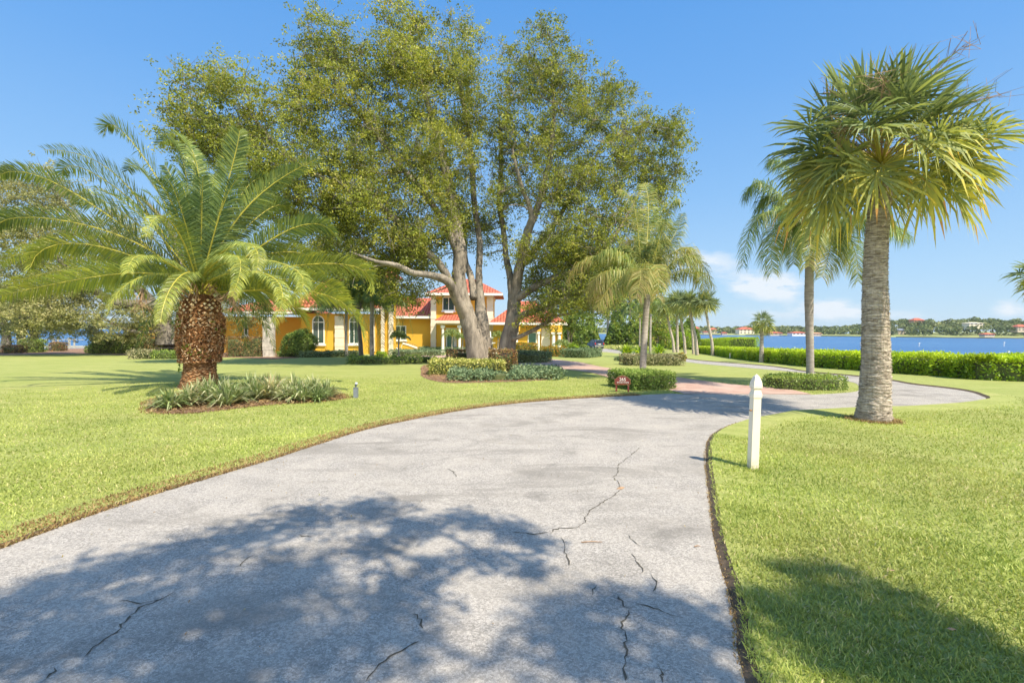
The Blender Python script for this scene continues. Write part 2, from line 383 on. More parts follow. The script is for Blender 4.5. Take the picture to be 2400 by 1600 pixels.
def sheet(name, poly, mat, off, label):
    bm = bmesh.new(); vs = [bm.verts.new((p[0], p[1], 0)) for p in poly]
    es = [bm.edges.new((vs[i], vs[(i+1) % len(vs)])) for i in range(len(vs))]
    bmesh.ops.triangle_fill(bm, use_beauty=True, edges=es)
    for yy in yr[(yr > 11.9) & (yr < 22.1)]:
        bmesh.ops.bisect_plane(bm, geom=bm.verts[:]+bm.edges[:]+bm.faces[:], plane_co=(0, yy, 0), plane_no=(0, 1, 0))
    for v_ in bm.verts: v_.co.z = zg(0, v_.co.y) + off
    for f_ in bm.faces:
        if f_.normal.z < 0: f_.normal_flip()
    bmesh.ops.recalc_face_normals(bm, faces=bm.faces)
    if sum(f_.normal.z for f_ in bm.faces) < 0: bmesh.ops.reverse_faces(bm, faces=bm.faces)
    me = bpy.data.meshes.new(name); bm.to_mesh(me); bm.free(); me.materials.append(mat)
    o = bpy.data.objects.new(name, me); COL.objects.link(o); return struct(o, label)
def smooth_line(pts, step=.25):
    """Catmull-Rom through world points"""
    p = np.asarray(pts, float)[:, :2]; q = np.vstack([2*p[0]-p[1], p, 2*p[-1]-p[-2]]); out = []
    for i in range(1, len(q)-2):
        L = np.linalg.norm(q[i+1]-q[i]); n = max(2, min(30, int(L/step)))
        tt = np.linspace(0, 1, n, endpoint=False)[:, None]
        a, b, c_, d_ = q[i-1], q[i], q[i+1], q[i+2]
        out.append(.5*((2*b)+(-a+c_)*tt+(2*a-5*b+4*c_-d_)*tt**2+(-a+3*b-3*c_+d_)*tt**3))
    return np.vstack(out+[q[-2:-1]])
def wig(line, a, rng, sc=1.):
    s_ = np.arange(len(line)); n = np.convolve(rng.normal(size=len(line)+6), np.ones(4)/4, 'same')[:len(line)]
    T = np.gradient(line, axis=0); T /= np.linalg.norm(T, axis=1)[:, None]+1e-9
    return line + np.stack([-T[:, 1], T[:, 0]], -1)*n[:, None]*a
rg = np.random.default_rng(3)
gp = lambda L: [G(*p)[:2] for p in L]
left_edge = [np.array(p) for p in [(-3.4, -6.), (-3.5, -3.), (-3.6, -1.), (-3.68, 1.), (-3.73, 2.4)]] + gp([(0, 1280), (150, 1225), (300, 1175), (480, 1120), (640, 1075), (760, 1035), (860, 1005), (1000, 975), (1150, 951), (1300, 937), (1420, 930), (1500, 926)])
left_edge = wig(smooth_line(left_edge), .03, rg)
bay = gp([(1575, 922), (1603, 924)])
pav_line = gp([(1660, 923), (1903, 925)])
island = gp([(1903, 925), (1960, 922), (2008, 917), (2013, 908), (2005, 898), (1974, 891), (1895, 875), (1800, 866), (1650, 853), (1600, 847)])
farlow = gp([(1520, 838), (1477, 832), (1430, 826), (1370, 820.5), (1330, 819)])
farup = gp([(1330, 812), (1370, 813.5), (1430, 818), (1470, 824), (1520, 830), (1600, 840), (1650, 846), (1800, 858), (1895, 871.5), (2017, 883), (2085, 891.5), (2141, 901), (2218, 910), (2275, 919), (2304, 928), (2317, 934.6), (2311, 938), (2245, 947), (2160, 953), (2089, 956), (2006, 958), (1927, 962), (1855, 966)])
farup_s = wig(smooth_line(farup), .02, rg)
right_edge = gp([(1855, 966), (1788, 980), (1729, 994), (1690, 1010), (1668, 1028), (1661, 1053), (1661, 1093), (1669, 1172), (1686, 1249), (1711, 1344), (1728, 1421), (1744, 1478), (1763, 1593)])
right_edge = [np.array(p) for p in right_edge] + [np.array(p) for p in [(1.06, 1.4), (1.0, .3), (.95, -2.5), (1.0, -6)]]
right_edge = wig(smooth_line(right_edge), .015, rg)
road_poly = np.vstack([left_edge, bay, pav_line, smooth_line(island)[1:], farlow, farup_s, right_edge[1:]])
sheet('driveway', road_poly, M['asphalt'], .006, 'weathered grey asphalt driveway curving right')
pav_up = gp([(930, 833.5), (1000, 831.5), (1060, 831.5), (1160, 834), (1259, 840), (1296, 842), (1334, 846), (1363, 849.5), (1391, 856), (1430, 863), (1472, 868.5), (1525, 876), (1580, 883), (1634, 890.6), (1710, 900), (1768, 905), (1797, 907), (1854, 913), (1903, 924.5)])
pav_lo = gp([(1603, 923.5), (1573, 915), (1530, 905), (1470, 896), (1430, 886), (1401, 877), (1372, 871.5), (1315, 864.5), (1257, 861), (1210, 859), (1130, 851), (1045, 842.5), (990, 840.5), (930, 839.5)])
pav_poly = np.vstack([smooth_line(pav_up, .5), pav_line[::-1][:0] if False else np.zeros((0, 2)), smooth_line(pav_lo, .5)])
sheet('paved_path', pav_poly, M['paver'], .011, 'pinkish brick paver drive leading to the house')

def inside(poly, x, y):
    poly = np.asarray(poly); r_ = np.zeros(len(x), bool); n = len(poly)
    x1, y1 = poly[:, 0], poly[:, 1]; x2, y2 = np.roll(x1, -1), np.roll(y1, -1)
    for a, b, c_, d_ in zip(x1, y1, x2, y2):
        if b == d_: continue
        k = ((b > y) != (d_ > y)) & (x < (c_-a)*(y-b)/(d_-b)+a)
        r_ ^= k
    return r_
# mulch beds
bed1 = smooth_line(gp([(345, 955), (350, 940), (400, 927), (480, 915), (600, 905), (740, 905), (800, 925), (812, 934), (740, 942), (620, 950), (500, 964), (420, 970), (345, 966), (345, 955)]))[:-1]
oak_bed = smooth_line(gp([(985, 879), (1000, 855), (1100, 848), (1205, 850), (1230, 872), (1290, 880), (1300, 888), (1240, 893), (1150, 896), (1050, 897), (1000, 888), (985, 879)]))[:-1]
def circ(x, y, rx, ry, n=36, seed=0):
    a = np.arange(n)*2*PI/n; q = np.random.default_rng(seed); f = 1+.06*np.sin(3*a+seed)+.05*np.sin(5*a+2*seed)
    return np.stack([x+rx*f*np.cos(a), y+ry*f*np.sin(a)], -1)
lb = G(150, 826); bed_left = np.array(gp([(0, 833), (180, 829), (420, 836), (560, 838), (640, 842), (700, 839), (730, 822), (560, 815), (400, 812), (160, 817), (0, 820)]))
beds = []
for k_, (b, lab) in enumerate([(bed1, 'reddish pine mulch bed round the date palm'), (oak_bed, 'mulch bed round the oak trunks'), (bed_left, 'long mulch bed below the left wing')]):
    beds.append(b); sheet('mulch_bed', b, M['mulch'], .008+.001*k_, lab)

# lawn lip and dry edge along the drive
def normals2(line):
    T = np.gradient(line, axis=0); T /= np.linalg.norm(T, axis=1)[:, None]+1e-9
    return np.stack([T[:, 1], -T[:, 0]], -1)       # to the right of the running direction
def lip(line, side, h, name, label):
    N = normals2(line)*side; z0 = base_h(line[:, 1]); q = np.random.default_rng(5)
    jit = np.convolve(q.normal(size=len(line)+8), np.ones(3)/3, 'same')[:len(line)]
    prof = [(-.05, .002), (.0, h*.6), (.03, h), (.25, h*.7), (.6, -.004)]
    V = []
    for o_, z_ in prof: V.append(np.column_stack([line + N*(o_ + (jit*.018)[:]).reshape(-1, 1), z0+z_]))
    n = len(line); V = np.vstack(V); mb = MB()
    i = np.arange(n-1)
    for r_ in range(4):
        q4 = np.stack([r_*n+i, r_*n+i+1, (r_+1)*n+i+1, (r_+1)*n+i], -1)
        if side < 0: q4 = q4[:, ::-1]
        mb.add(V, q4, .5, 0 if r_ < 2 else 1)
    struct(mb.build(name, [M['soil'], M['lawn']], smooth=True), label)
# lawn lies on the left of left_edge (running away) and on the inner side of right_edge (running towards the camera)
lip(left_edge, -1, .02, 'lawn_edge', 'lawn edge along the left of the drive')
lip(np.vstack([farup_s[-90:-1], right_edge]), -1, .045, 'lawn_edge', 'cut lawn edge along the right of the drive')
lip(farup_s[:-90], -1, .05, 'lawn_edge', 'cut lawn edge beyond the far loop of the drive')
# ------------------------------------------------------------------ grass blades
def lawn_mask(x, y):
    ok = ~inside(road_poly, x, y) & ~inside(pav_poly, x, y)
    for b in beds: ok &= ~inside(b, x, y)
    return ok
def blades(mb, x, y, L, W, rng, tint, lift=0.):
    n = len(x); z = base_h(y)+lift
    a = rng.uniform(0, 2*PI, n); lean = rng.uniform(.35, 1.4, n); b = rng.uniform(0, 2*PI, n)
    Ln = L*rng.uniform(.4, 1.35, n); Wn = W*rng.uniform(.6, 1.3, n)
    p = np.stack([x, y, z], -1)
    s_ = np.stack([np.cos(b), np.sin(b), 0*b], -1)*(Wn*.5)[:, None]
    tip = p + np.stack([np.cos(a)*np.sin(lean), np.sin(a)*np.sin(lean), np.cos(lean)], -1)*Ln[:, None]
    mid = p + (tip-p)*.55 + np.array([0, 0, 1])*(Ln*.12)[:, None]
    V = np.stack([p-s_*.8, p+s_*.8, mid+s_, mid-s_, tip], 1).reshape(-1, 3); k = np.arange(n)[:, None]*5
    mb.add(V, [k+np.array([[0, 1, 2, 3]]), k+np.array([[3, 2, 4]])], tint)
rg = np.random.default_rng(11)
mb = MB()
def edge_lift(x, y):
    """the lawn stands slightly proud of the drive along its right edge"""
    L = right_edge[(right_edge[:, 1] > 0)]
    if len(x) == 0: return np.zeros(0)
    d2 = np.full(len(x), 9.)
    for q in L[::2]: d2 = np.minimum(d2, np.hypot(x-q[0], y-q[1]))
    return np.interp(d2, [0, .03, .3, .6], [.0, .04, .028, 0])
for r0, r1, dens, L, W in [(1.6, 3.2, 11500, .042, .0058), (3.2, 5, 6500, .040, .007), (5, 8, 2900, .038, .0085), (8, 18, 1150, .032, .011)]:
    ang = 1.45
    n = int(dens*.5*(r1*r1-r0*r0)*2*ang)
    r_ = np.sqrt(rg.uniform(r0*r0, r1*r1, n)); a_ = rg.uniform(-ang, ang, n)
    x, y = r_*np.sin(a_), r_*np.cos(a_)
    k = (rg.uniform(0, 1, n) < np.interp(r_, [0, 11, 18], [1, 1, .02])) & (np.abs(x) < y*1.12+.8+rg.uniform(0, 7, n)*rg.uniform(0, 1, n)**.7) & (np.abs(x) < 19) & lawn_mask(x, y) & (x < shore_x(y)-3)
    x, y = x[k], y[k]
    patch = .5+.5*np.sin(x*1.3+np.sin(y*.9)*2)*np.sin(y*1.1+np.cos(x*.7)*2)
    fx = sum(a_*np.sin(x*kx+y*ky+ph) for a_, kx, ky, ph in ((.3, 2.1, .8, 0), (.25, -1.7, 2.9, 1), (.2, 4.3, -3.1, 2), (.2, 6.1, 5.2, 3), (.15, -9.3, 7.7, 4)))
    tint = np.clip(.40*rg.uniform(0, 1, len(x)) + .14*patch + .20*fx + .2 + (rg.uniform(0, 1, len(x)) > .90)*.42, 0, 1)
    lf = edge_lift(x, y) if r1 <= 8 else 0.
    blades(mb, x, y, L, W, rg, tint, lf)
struct(mb.build('grass', M['blade']), 'short yellow-green lawn grass', 'stuff')
# brown thatch along the edges of the drive and of beds
mb = MB()
def fringe(line, side, n, w0, w1, L, W, keep=None):
    N = normals2(line)*side; i = rg.integers(0, len(line)-1, n); f = rg.uniform(0, 1, n)[:, None]
    o = (w0+(w1-w0)*rg.uniform(0, 1, n)**1.6)[:, None]
    p = line[i]*(1-f)+line[i+1]*f + N[i]*o
    blades(mb, p[:, 0], p[:, 1], L, W, rg, rg.uniform(0, 1, n), .004)
le = left_edge[left_edge[:, 1] > 2.]
fringe(le, -1, 26000, -.05, .28, .04, .010)
re_ = right_edge[(right_edge[:, 1] > 1.2)]
fringe(re_, -1, 3800, -.05, .03, .022, .006)
fringe(circ(G(2047, 984)[0], G(2047, 984)[1], .33, .31, 24), 1, 1600, -.1, .16, .05, .008)
fringe(circ(G(2047, 984)[0], G(2047, 984)[1], .33, .31, 24), -1, 1600, -.1, .16, .05, .008)
fringe(np.vstack([bed1, bed1[:1]]), 1, 2500, -.1, .12, .05, .014)
for b_, n_ in ((bed1, 5200), (oak_bed, 6000)):
    lo_, hi_ = b_.min(0), b_.max(0); x = rg.uniform(lo_[0], hi_[0], n_); y = rg.uniform(lo_[1], hi_[1], n_); k = inside(b_, x, y); x, y = x[k], y[k]; m_ = len(x)
    a_ = rg.uniform(0, 2*PI, m_); dv = np.stack([np.cos(a_), np.sin(a_), rg.uniform(-.1, .25, m_)], -1)
    mb.leaves(np.stack([x, y, base_h(y)+.03], -1), .13, .022, rg, rg.uniform(0, .85, m_), dirs=dv*3, flat=3.)
struct(mb.build('dry_grass', M['dry']), 'brown dead grass along the edges of the drive', 'stuff')

# ------------------------------------------------------------------ cracks, stains and litter on the asphalt
cr = [
 [(1500, 1050), (1470, 1075), (1449, 1090), (1447, 1112), (1438, 1120), (1448, 1130), (1456, 1148), (1437, 1165), (1415, 1175), (1396, 1190), (1382, 1196), (1379, 1207), (1368, 1214), (1374, 1222), (1358, 1235), (1340, 1240), (1318, 1238), (1300, 1243), (1290, 1252)],
 [(1472, 1255), (1478, 1265), (1492, 1275), (1500, 1284)],
 [(1477, 1300), (1490, 1318), (1502, 1330), (1507, 1347)],
 [(1523, 1344), (1535, 1360), (1542, 1372), (1530, 1388)],
 [(1315, 1262), (1322, 1278), (1320, 1296), (1330, 1310), (1338, 1328)],
 [(1396, 1375), (1388, 1385), (1386, 1402)],
 [(1450, 1400), (1462, 1415), (1470, 1425), (1475, 1445), (1458, 1458), (1455, 1475), (1468, 1490), (1462, 1510), (1470, 1530), (1462, 1560), (1466, 1600)],
 [(1490, 1415), (1530, 1425), (1560, 1440), (1600, 1450)],
 [(1545, 1565), (1550, 1600)],
 [(410, 1390), (380, 1405), (340, 1420), (320, 1435), (300, 1450), (270, 1485), (225, 1515), (200, 1540)],
 [(600, 1300), (580, 1310), (562, 1330)], [(985, 1505), (960, 1520), (920, 1535), (880, 1570), (860, 1600)],
 [(970, 1440), (985, 1455), (990, 1475)], [(280, 1410), (300, 1412), (330, 1418), (385, 1405)], [(700, 1255), (730, 1262)],
 [(1200, 1248), (1240, 1252), (1290, 1252)], [(130, 1570), (100, 1600)], [(1050, 1100), (1065, 1108), (1070, 1120)]]
mb = MB(); q = np.random.default_rng(21)
for L in cr:
    p = np.array([G(*a)[:2] for a in L]); n = max(6, int(np.linalg.norm(np.diff(p, axis=0), axis=1).sum()/.03))
    s_ = np.concatenate([[0], np.cumsum(np.linalg.norm(np.diff(p, axis=0), axis=1))]); ss = np.linspace(0, s_[-1], n)
    l = np.stack([np.interp(ss, s_, p[:, 0]), np.interp(ss, s_, p[:, 1])], -1) + q.normal(size=(n, 2))*.007
    wdt = np.abs(q.normal(.0022, .002, n))+.001; wdt[0] = wdt[-1] = .0005
    N = normals2(l)
    V = np.vstack([np.column_stack([l-N*wdt[:, None], np.full(n, .010)]), np.column_stack([l+N*wdt[:, None], np.full(n, .010)])])
    i = np.arange(n-1); mb.add(V, np.stack([i, n+i, n+i+1, i+1], -1))
struct(mb.build('driveway_crack', M['crack']), 'branching cracks in the asphalt', 'structure')
for px, py, L_, a_, lab in [(1387, 1274, .16, .05, 'thin brown twig lying on the asphalt by the long crack'), (1635, 1284, .05, .2, 'tiny twig on the asphalt near the lawn edge')]:
    g = G(px, py); mb = MB()
    mb.tube([g+np.array([-L_/2, 0, .014]), g+np.array([0, .006, .017]), g+np.array([L_/2, L_*a_, .013])], [.004, .004, .002], 5)
    tag(mb.build('fallen_twig', M['dead']), lab, 'twig', 'twigs on the drive')

# ------------------------------------------------------------------ plant helpers
def frond(mb, P0, P1, P2, P3, nl, LL, W, rng, tint=(.2, .5), vee=.35, fwdang=.75, droop=.25, start=.12, tipyel=0., mi=0, mr=1, rr=.022, shape='date', rollv=0.):
    """pinnate leaf along a Bezier; leaflets mesh index mi, rib index mr"""
    P0, P1, P2, P3 = [np.asarray(a, float) for a in (P0, P1, P2, P3)]
    B = lambda t: ((1-t)**3)[:, None]*P0+(3*(1-t)**2*t)[:, None]*P1+(3*(1-t)*t*t)[:, None]*P2+(t**3)[:, None]*P3
    tt = np.linspace(0, 1, 14); mb.tube(B(tt), np.linspace(rr, rr*.18, 14), 5, .5, mr)
    t_ = np.repeat(np.linspace(start, .995, nl), 2) + rng.uniform(-.3, .3, nl*2)/nl; t_ = np.clip(t_, 0, .999)
    sd_ = np.tile([1., -1.], nl)
    p = B(t_); T = B(t_+.001)-p; T /= np.linalg.norm(T, axis=1)[:, None]
    A = P3-P0; A /= np.linalg.norm(A)
    side0 = np.cross(A, np.array([0, 0, 1.0]));
    if np.linalg.norm(side0) < .25: side0 = np.cross(A, np.array([0, 1., 0]))
    side0 /= np.linalg.norm(side0)
    side0 = side0*math.cos(rollv) + np.cross(side0, A)*math.sin(rollv)
    Sd = side0[None, :]-T*(T@side0)[:, None]; Sd /= np.linalg.norm(Sd, axis=1)[:, None]
    N = np.cross(Sd, T)
    N *= np.where(N[:, 2:3] < 0, 1, 1)
    prof = np.interp((t_-start)/(1-start), [0, .15, .45, .8, 1], [.45, .85, 1., .72, .35])
    Ln = LL*prof*rng.uniform(.88, 1.1, len(t_))
    fa = fwdang*(.75+.5*t_)
    v_ = vee + (rng.normal(size=len(t_))*.30 if shape == 'queen' else rng.normal(size=len(t_))*.14)
    D = Sd*(sd_*np.cos(fa))[:, None] + T*np.sin(fa)[:, None] + N*v_[:, None]
    D /= np.linalg.norm(D, axis=1)[:, None]
    g = np.array([0, 0, -1.])
    mid = p + D*(Ln*.5)[:, None] + g*(Ln*droop*.25)[:, None]
    tip = p + D*(Ln*(1-.35*min(1, droop)))[:, None] + g*(Ln*droop)[:, None]
    Wd = np.cross(D, N); Wd /= np.linalg.norm(Wd, axis=1)[:, None]+1e-9
    Wd = Wd + rng.normal(size=Wd.shape)*.3; Wd /= np.linalg.norm(Wd, axis=1)[:, None]
    w = Wd*(W*.5*(.6+.4*prof))[:, None]
    V = np.stack([p-w*.6, p+w*.6, mid+w, mid-w, tip], 1).reshape(-1, 3); k = np.arange(len(p))[:, None]*5
    ti = tint[0]+(tint[1]-tint[0])*rng.uniform(0, 1, len(p)) + tipyel*np.clip((t_-.35)/.65, 0, 1)
    mb.add(V, [k+np.array([[0, 1, 2, 3]]), k+np.array([[3, 2, 4]])], np.clip(ti, 0, 1), mi)

def fan(mb, base, hub, ax, R, rng, tint=(.1, .4), tipt=0., nseg=30, droop=.35, mi=0, mr=1, pr=.014, spread=2.35):
    """costapalmate leaf: petiole base->hub, segments fanned about axis ax"""
    base = np.asarray(base, float); hub = np.asarray(hub, float); ax = np.asarray(ax, float); ax /= np.linalg.norm(ax)
    mid = (base+hub)/2 + np.array([0, 0, .05*np.linalg.norm(hub-base)])
    mb.tube([base, mid, hub], [pr*1.4, pr, pr*.7], 4, .6, mr)
    upv = np.array([0, 0, 1.]) + rng.normal(size=3)*.25
    sd_ = np.cross(ax, upv)
    if np.linalg.norm(sd_) < .2: sd_ = np.cross(ax, np.array([0, 1., .1]))
    sd_ /= np.linalg.norm(sd_); nm = np.cross(sd_, ax)
    th = np.linspace(-spread, spread, nseg) + rng.normal(size=nseg)*.02
    Ln = R*(.72+.28*np.cos(th*.6))*rng.uniform(.85, 1.08, nseg)
    h0 = hub + ax*0.
    D = ax*np.cos(th)[:, None] + sd_*np.sin(th)[:, None] + nm*(.30*np.abs(np.sin(th)))[:, None] + rng.normal(size=(nseg, 3))*.05
    D /= np.linalg.norm(D, axis=1)[:, None]
    g = np.array([0, 0, -1.])
    dr = droop*rng.uniform(.5, 1.4, nseg)
    q1 = h0 + D*(Ln*.36)[:, None] + g*(Ln*.03*dr)[:, None]
    q2 = h0 + D*(Ln*.72)[:, None] + g*(Ln*.22*dr)[:, None]
    q3 = h0 + D*(Ln*(1-.22*np.minimum(dr, 1.2)))[:, None] + g*(Ln*.62*dr)[:, None]
    tang = np.cross(D, nm); tang /= np.linalg.norm(tang, axis=1)[:, None]+1e-9
    pl = tang*.8+nm*(.55*np.where(np.arange(nseg) % 2, 1, -1))[:, None]; pl /= np.linalg.norm(pl, axis=1)[:, None]
    w1 = pl*(Ln*.36*(2*spread/nseg)*.5)[:, None]; w2 = pl*(Ln*.018)[:, None]
    V = np.stack([np.broadcast_to(h0, q1.shape), q1-w1, q1+w1, q2+w2, q2-w2, q3], 1).reshape(-1, 3); k = np.arange(nseg)[:, None]*6
    ti = tint[0]+(tint[1]-tint[0])*rng.uniform(0, 1, nseg)
    mb.add(V, [k+np.array([[0, 1, 2]])], np.clip(ti, 0, 1), mi); 
    mb.add(V, [k+np.array([[1, 4, 3, 2]])], np.clip(ti+tipt*.35, 0, 1), mi)
    mb.add(V, [k+np.array([[4, 5, 3]])], np.clip(ti+tipt*rng.uniform(.4, 1.3, nseg), 0, 1), mi)

def trunk_tube(mb, pts, rad, k=20, ring=.06, amp=.05, rng=None, mi=0, vert=.03):
    pts = np.asarray(pts, float); L = np.concatenate([[0], np.cumsum(np.linalg.norm(np.diff(pts, axis=0), axis=1))])
    n = max(8, int(L[-1]/ring)*2+1); s_ = np.linspace(0, L[-1], n)
    pp = np.stack([np.interp(s_, L, pts[:, i]) for i in range(3)], -1)
    for _ in range(6): pp[1:-1] = (pp[:-2]+2*pp[1:-1]+pp[2:])/4
    rr = np.interp(s_, L, rad)*(1+amp*np.where(np.arange(n) % 2, 1, -1)*rng.uniform(.2, 1, n))
    rn = 1 + vert*rng.normal(size=(n, k))
    mb.tube(pp, rr, k, .5, mi, True, rn)

def nodes_of(limbs, step=.35):
    N = []; Rr = []
    for pts, rad in limbs:
        pts = np.asarray(pts, float); L = np.concatenate([[0], np.cumsum(np.linalg.norm(np.diff(pts, axis=0), axis=1))])
        s_ = np.arange(0, L[-1], step); s_ = np.append(s_, L[-1])
        N.append(np.stack([np.interp(s_, L, pts[:, i]) for i in range(3)], -1)); Rr.append(np.interp(s_, L, rad))
    return np.vstack(N), np.concatenate(Rr)
def smooth3(pts, n=4):
    p = np.asarray(pts, float); q = np.vstack([2*p[0]-p[1], p, 2*p[-1]-p[-2]]); out = []
    for i in range(1, len(q)-2):
        tt = np.linspace(0, 1, n, endpoint=False)[:, None]; a, b, c_, d_ = q[i-1], q[i], q[i+1], q[i+2]
        out.append(.5*((2*b)+(-a+c_)*tt+(2*a-5*b+4*c_-d_)*tt**2+(-a+3*b-3*c_+d_)*tt**3))
    return np.vstack(out+[q[-2:-1]])
def branching_tree(name, label, loc, limbs, cents, crad, nleaf, L, W, leafmat, barkmat, rng, cat='tree', group=None, twigs=3, droop=0., tintshift=None, rmin=.012, minnode=0.):
    """limbs: hand placed boughs; every clump centre grows a branch from the nearest wood"""
    T = thing(name, label, cat, loc, group)
    tb = MB(); cb = MB()
    for pts, rad in limbs:
        s3 = smooth3(pts, 5); L0 = np.linspace(0, 1, len(rad)); rr = np.interp(np.linspace(0, 1, len(s3)), L0, rad)
        k = 14 if rad[0] > .25 else 9
        tb.tube(s3, rr, k, .5, 0, True, 1+.06*rng.normal(size=(len(s3), k)))
    N, Rr = nodes_of([(smooth3(p_, 5), np.interp(np.linspace(0, 1, (len(p_)-1)*5+1), np.linspace(0, 1, len(r_)), r_)) for p_, r_ in limbs])
    k = N[:, 2] > minnode; N, Rr = N[k], Rr[k]
    cents = np.asarray(cents); d0 = np.array([np.min(np.linalg.norm(N-c_, axis=1)) for c_ in cents])
    for ci in np.argsort(d0):
        c_ = cents[ci]; d_ = np.linalg.norm(N-c_, axis=1) + np.where(N[:, 2] > c_[2]+.3, 1.5, 0)
        j = int(np.argmin(d_)); a = N[j]; Ld = np.linalg.norm(c_-a)
        if Ld < .15: continue
        n = max(3, int(Ld/.45)+2); tt = np.linspace(0, 1, n)[:, None]
        bow = rng.normal(size=3)*.08*Ld + np.array([0, 0, .10*Ld])
        pp = a+(c_-a)*tt + bow*np.sin(tt*PI) + rng.normal(size=(n, 3))*.03*np.sin(tt*PI)
        r0 = min(Rr[j]*.72, .02+.016*Ld+.01); rr = np.linspace(r0, rmin, n)
        tb.tube(pp, rr, 5, .5, 0, False)
        N = np.vstack([N, pp[1:]]); Rr = np.concatenate([Rr, rr[1:]])
        cr_ = crad*rng.uniform(.7, 1.35)
        for _ in range(twigs):
            dv = rng.normal(size=3); dv[2] += .3; dv *= cr_*.9/np.linalg.norm(dv)
            tb.tube([c_, c_+dv*.5+rng.normal(size=3)*.05, c_+dv], [rmin*.9, rmin*.7, rmin*.4], 3, .5, 0, False)
        nl = int(nleaf*rng.uniform(.6, 1.4)*(cr_/crad)**2)
        # leaves grouped on short sprays
        ns = max(3, nl//18); dv = rng.normal(size=(ns, 3)); dv /= np.linalg.norm(dv, axis=1)[:, None]
        sc = c_ + dv*(cr_*rng.uniform(.1, 1.4, ns))[:, None]*np.array([1, 1, .8])
        sc[:, 2] -= droop*rng.uniform(0, 1, ns)
        pos = np.repeat(sc, 18, 0) + rng.normal(size=(ns*18, 3))*cr_*.125*np.array([1.1, 1.1, .8])
        base = np.repeat(rng.uniform(-.15, .2, ns), 18) + rng.uniform(.12, .68) + (tintshift(c_) if tintshift else 0)
        cb.leaves(pos, L, W, rng, np.clip(base+rng.uniform(-.25, .3, len(pos)), 0, 1))
    tb.build('trunk', barkmat, T, True); cb.build('crown', leafmat, T)
    return T
def lobes(rng, L):
    """L: (px,py,rx,ry,depth,rdepth,n) ellipsoids measured on the photo, at their real distance"""
    out = []
    for px, py, rx, ry, d, rd, n in L:
        c_ = P(px, py, d); s_ = d/F
        v_ = rng.normal(size=(n, 3)); v_ /= np.linalg.norm(v_, axis=1)[:, None]
        r_ = rng.uniform(.12, 1, n)**.5
        out.append(c_ + v_*r_[:, None]*np.array([rx*s_, rd, ry*s_]))
    return np.vstack(out)

def hedge(name, label, line, w, h, leaf, dens, mat, rng, cat='hedge', group=None, zoff=0., lump=.05, tb=None, core=True, closed=False):
    """clipped hedge along a world polyline"""
    line = np.asarray(line, float)[:, :2]
    L = np.concatenate([[0], np.cumsum(np.linalg.norm(np.diff(line, axis=0), axis=1))]); n = max(3, int(L[-1]/.5)+1)
    s_ = np.linspace(0, L[-1], n); l = np.stack([np.interp(s_, L, line[:, 0]), np.interp(s_, L, line[:, 1])], -1)
    N = normals2(l); z = base_h(l[:, 1])+zoff; mb = MB()
    hw = w/2
    if core:
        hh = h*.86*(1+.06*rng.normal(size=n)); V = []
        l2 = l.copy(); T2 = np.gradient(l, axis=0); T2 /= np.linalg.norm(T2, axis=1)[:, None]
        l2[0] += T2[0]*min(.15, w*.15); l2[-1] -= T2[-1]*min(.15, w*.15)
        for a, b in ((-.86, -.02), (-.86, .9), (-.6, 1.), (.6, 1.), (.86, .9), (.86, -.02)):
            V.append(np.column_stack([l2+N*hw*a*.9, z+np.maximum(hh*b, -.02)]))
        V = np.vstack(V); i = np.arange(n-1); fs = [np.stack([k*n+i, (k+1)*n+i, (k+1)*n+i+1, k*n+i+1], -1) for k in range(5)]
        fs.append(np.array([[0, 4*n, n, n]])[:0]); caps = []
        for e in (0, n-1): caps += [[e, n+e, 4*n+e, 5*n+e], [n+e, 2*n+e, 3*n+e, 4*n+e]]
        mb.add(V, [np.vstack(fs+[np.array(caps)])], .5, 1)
    area = L[-1]*(2*h+w)+2*w*h; m_ = int(area*dens)
    u = rng.uniform(0, L[-1], m_); per = rng.uniform(0, 2*h+w, m_)
    endm = rng.uniform(0, 1, m_) < (2*w*h/area)
    px_ = np.interp(u, L, line[:, 0]); py_ = np.interp(u, L, line[:, 1])
    Ni = np.stack([np.interp(u, s_, N[:, 0]), np.interp(u, s_, N[:, 1])], -1)
    off = np.where(per < h, -hw, np.where(per > h+w, hw, per-h-hw)); zz_ = np.where(per < h, per, np.where(per > h+w, 2*h+w-per, h))
    e_ = rng.integers(0, 2, m_)*(n-1)
    off = np.where(endm, rng.uniform(-hw, hw, m_), off); zz_ = np.where(endm, rng.uniform(0, h, m_), zz_)
    px_ = np.where(endm, l[e_, 0], px_); py_ = np.where(endm, l[e_, 1], py_); Ni = np.where(endm[:, None], N[e_], Ni)
    lumpv = lump*(np.sin(u*2.1+1)+np.sin(u*5.3+per*2)+.8*np.sin(u*9.7+per*5))
    zz_ = zz_*(1+lumpv*.35/max(h, .3)*1.) ; off = off*(1+lumpv/max(hw, .2)*.6)
    x = px_+Ni[:, 0]*off; y = py_+Ni[:, 1]*off
    pos = np.column_stack([x, y, base_h(y)+zoff+zz_]) + rng.normal(size=(m_, 3))*leaf*.45
    tn = rng.uniform(0, 1, m_)
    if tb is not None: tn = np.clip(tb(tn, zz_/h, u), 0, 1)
    mb.leaves(pos, leaf, leaf*.55, rng, tn)
    return tag(mb.build(name, [mat, M['core']]), label, cat, group)
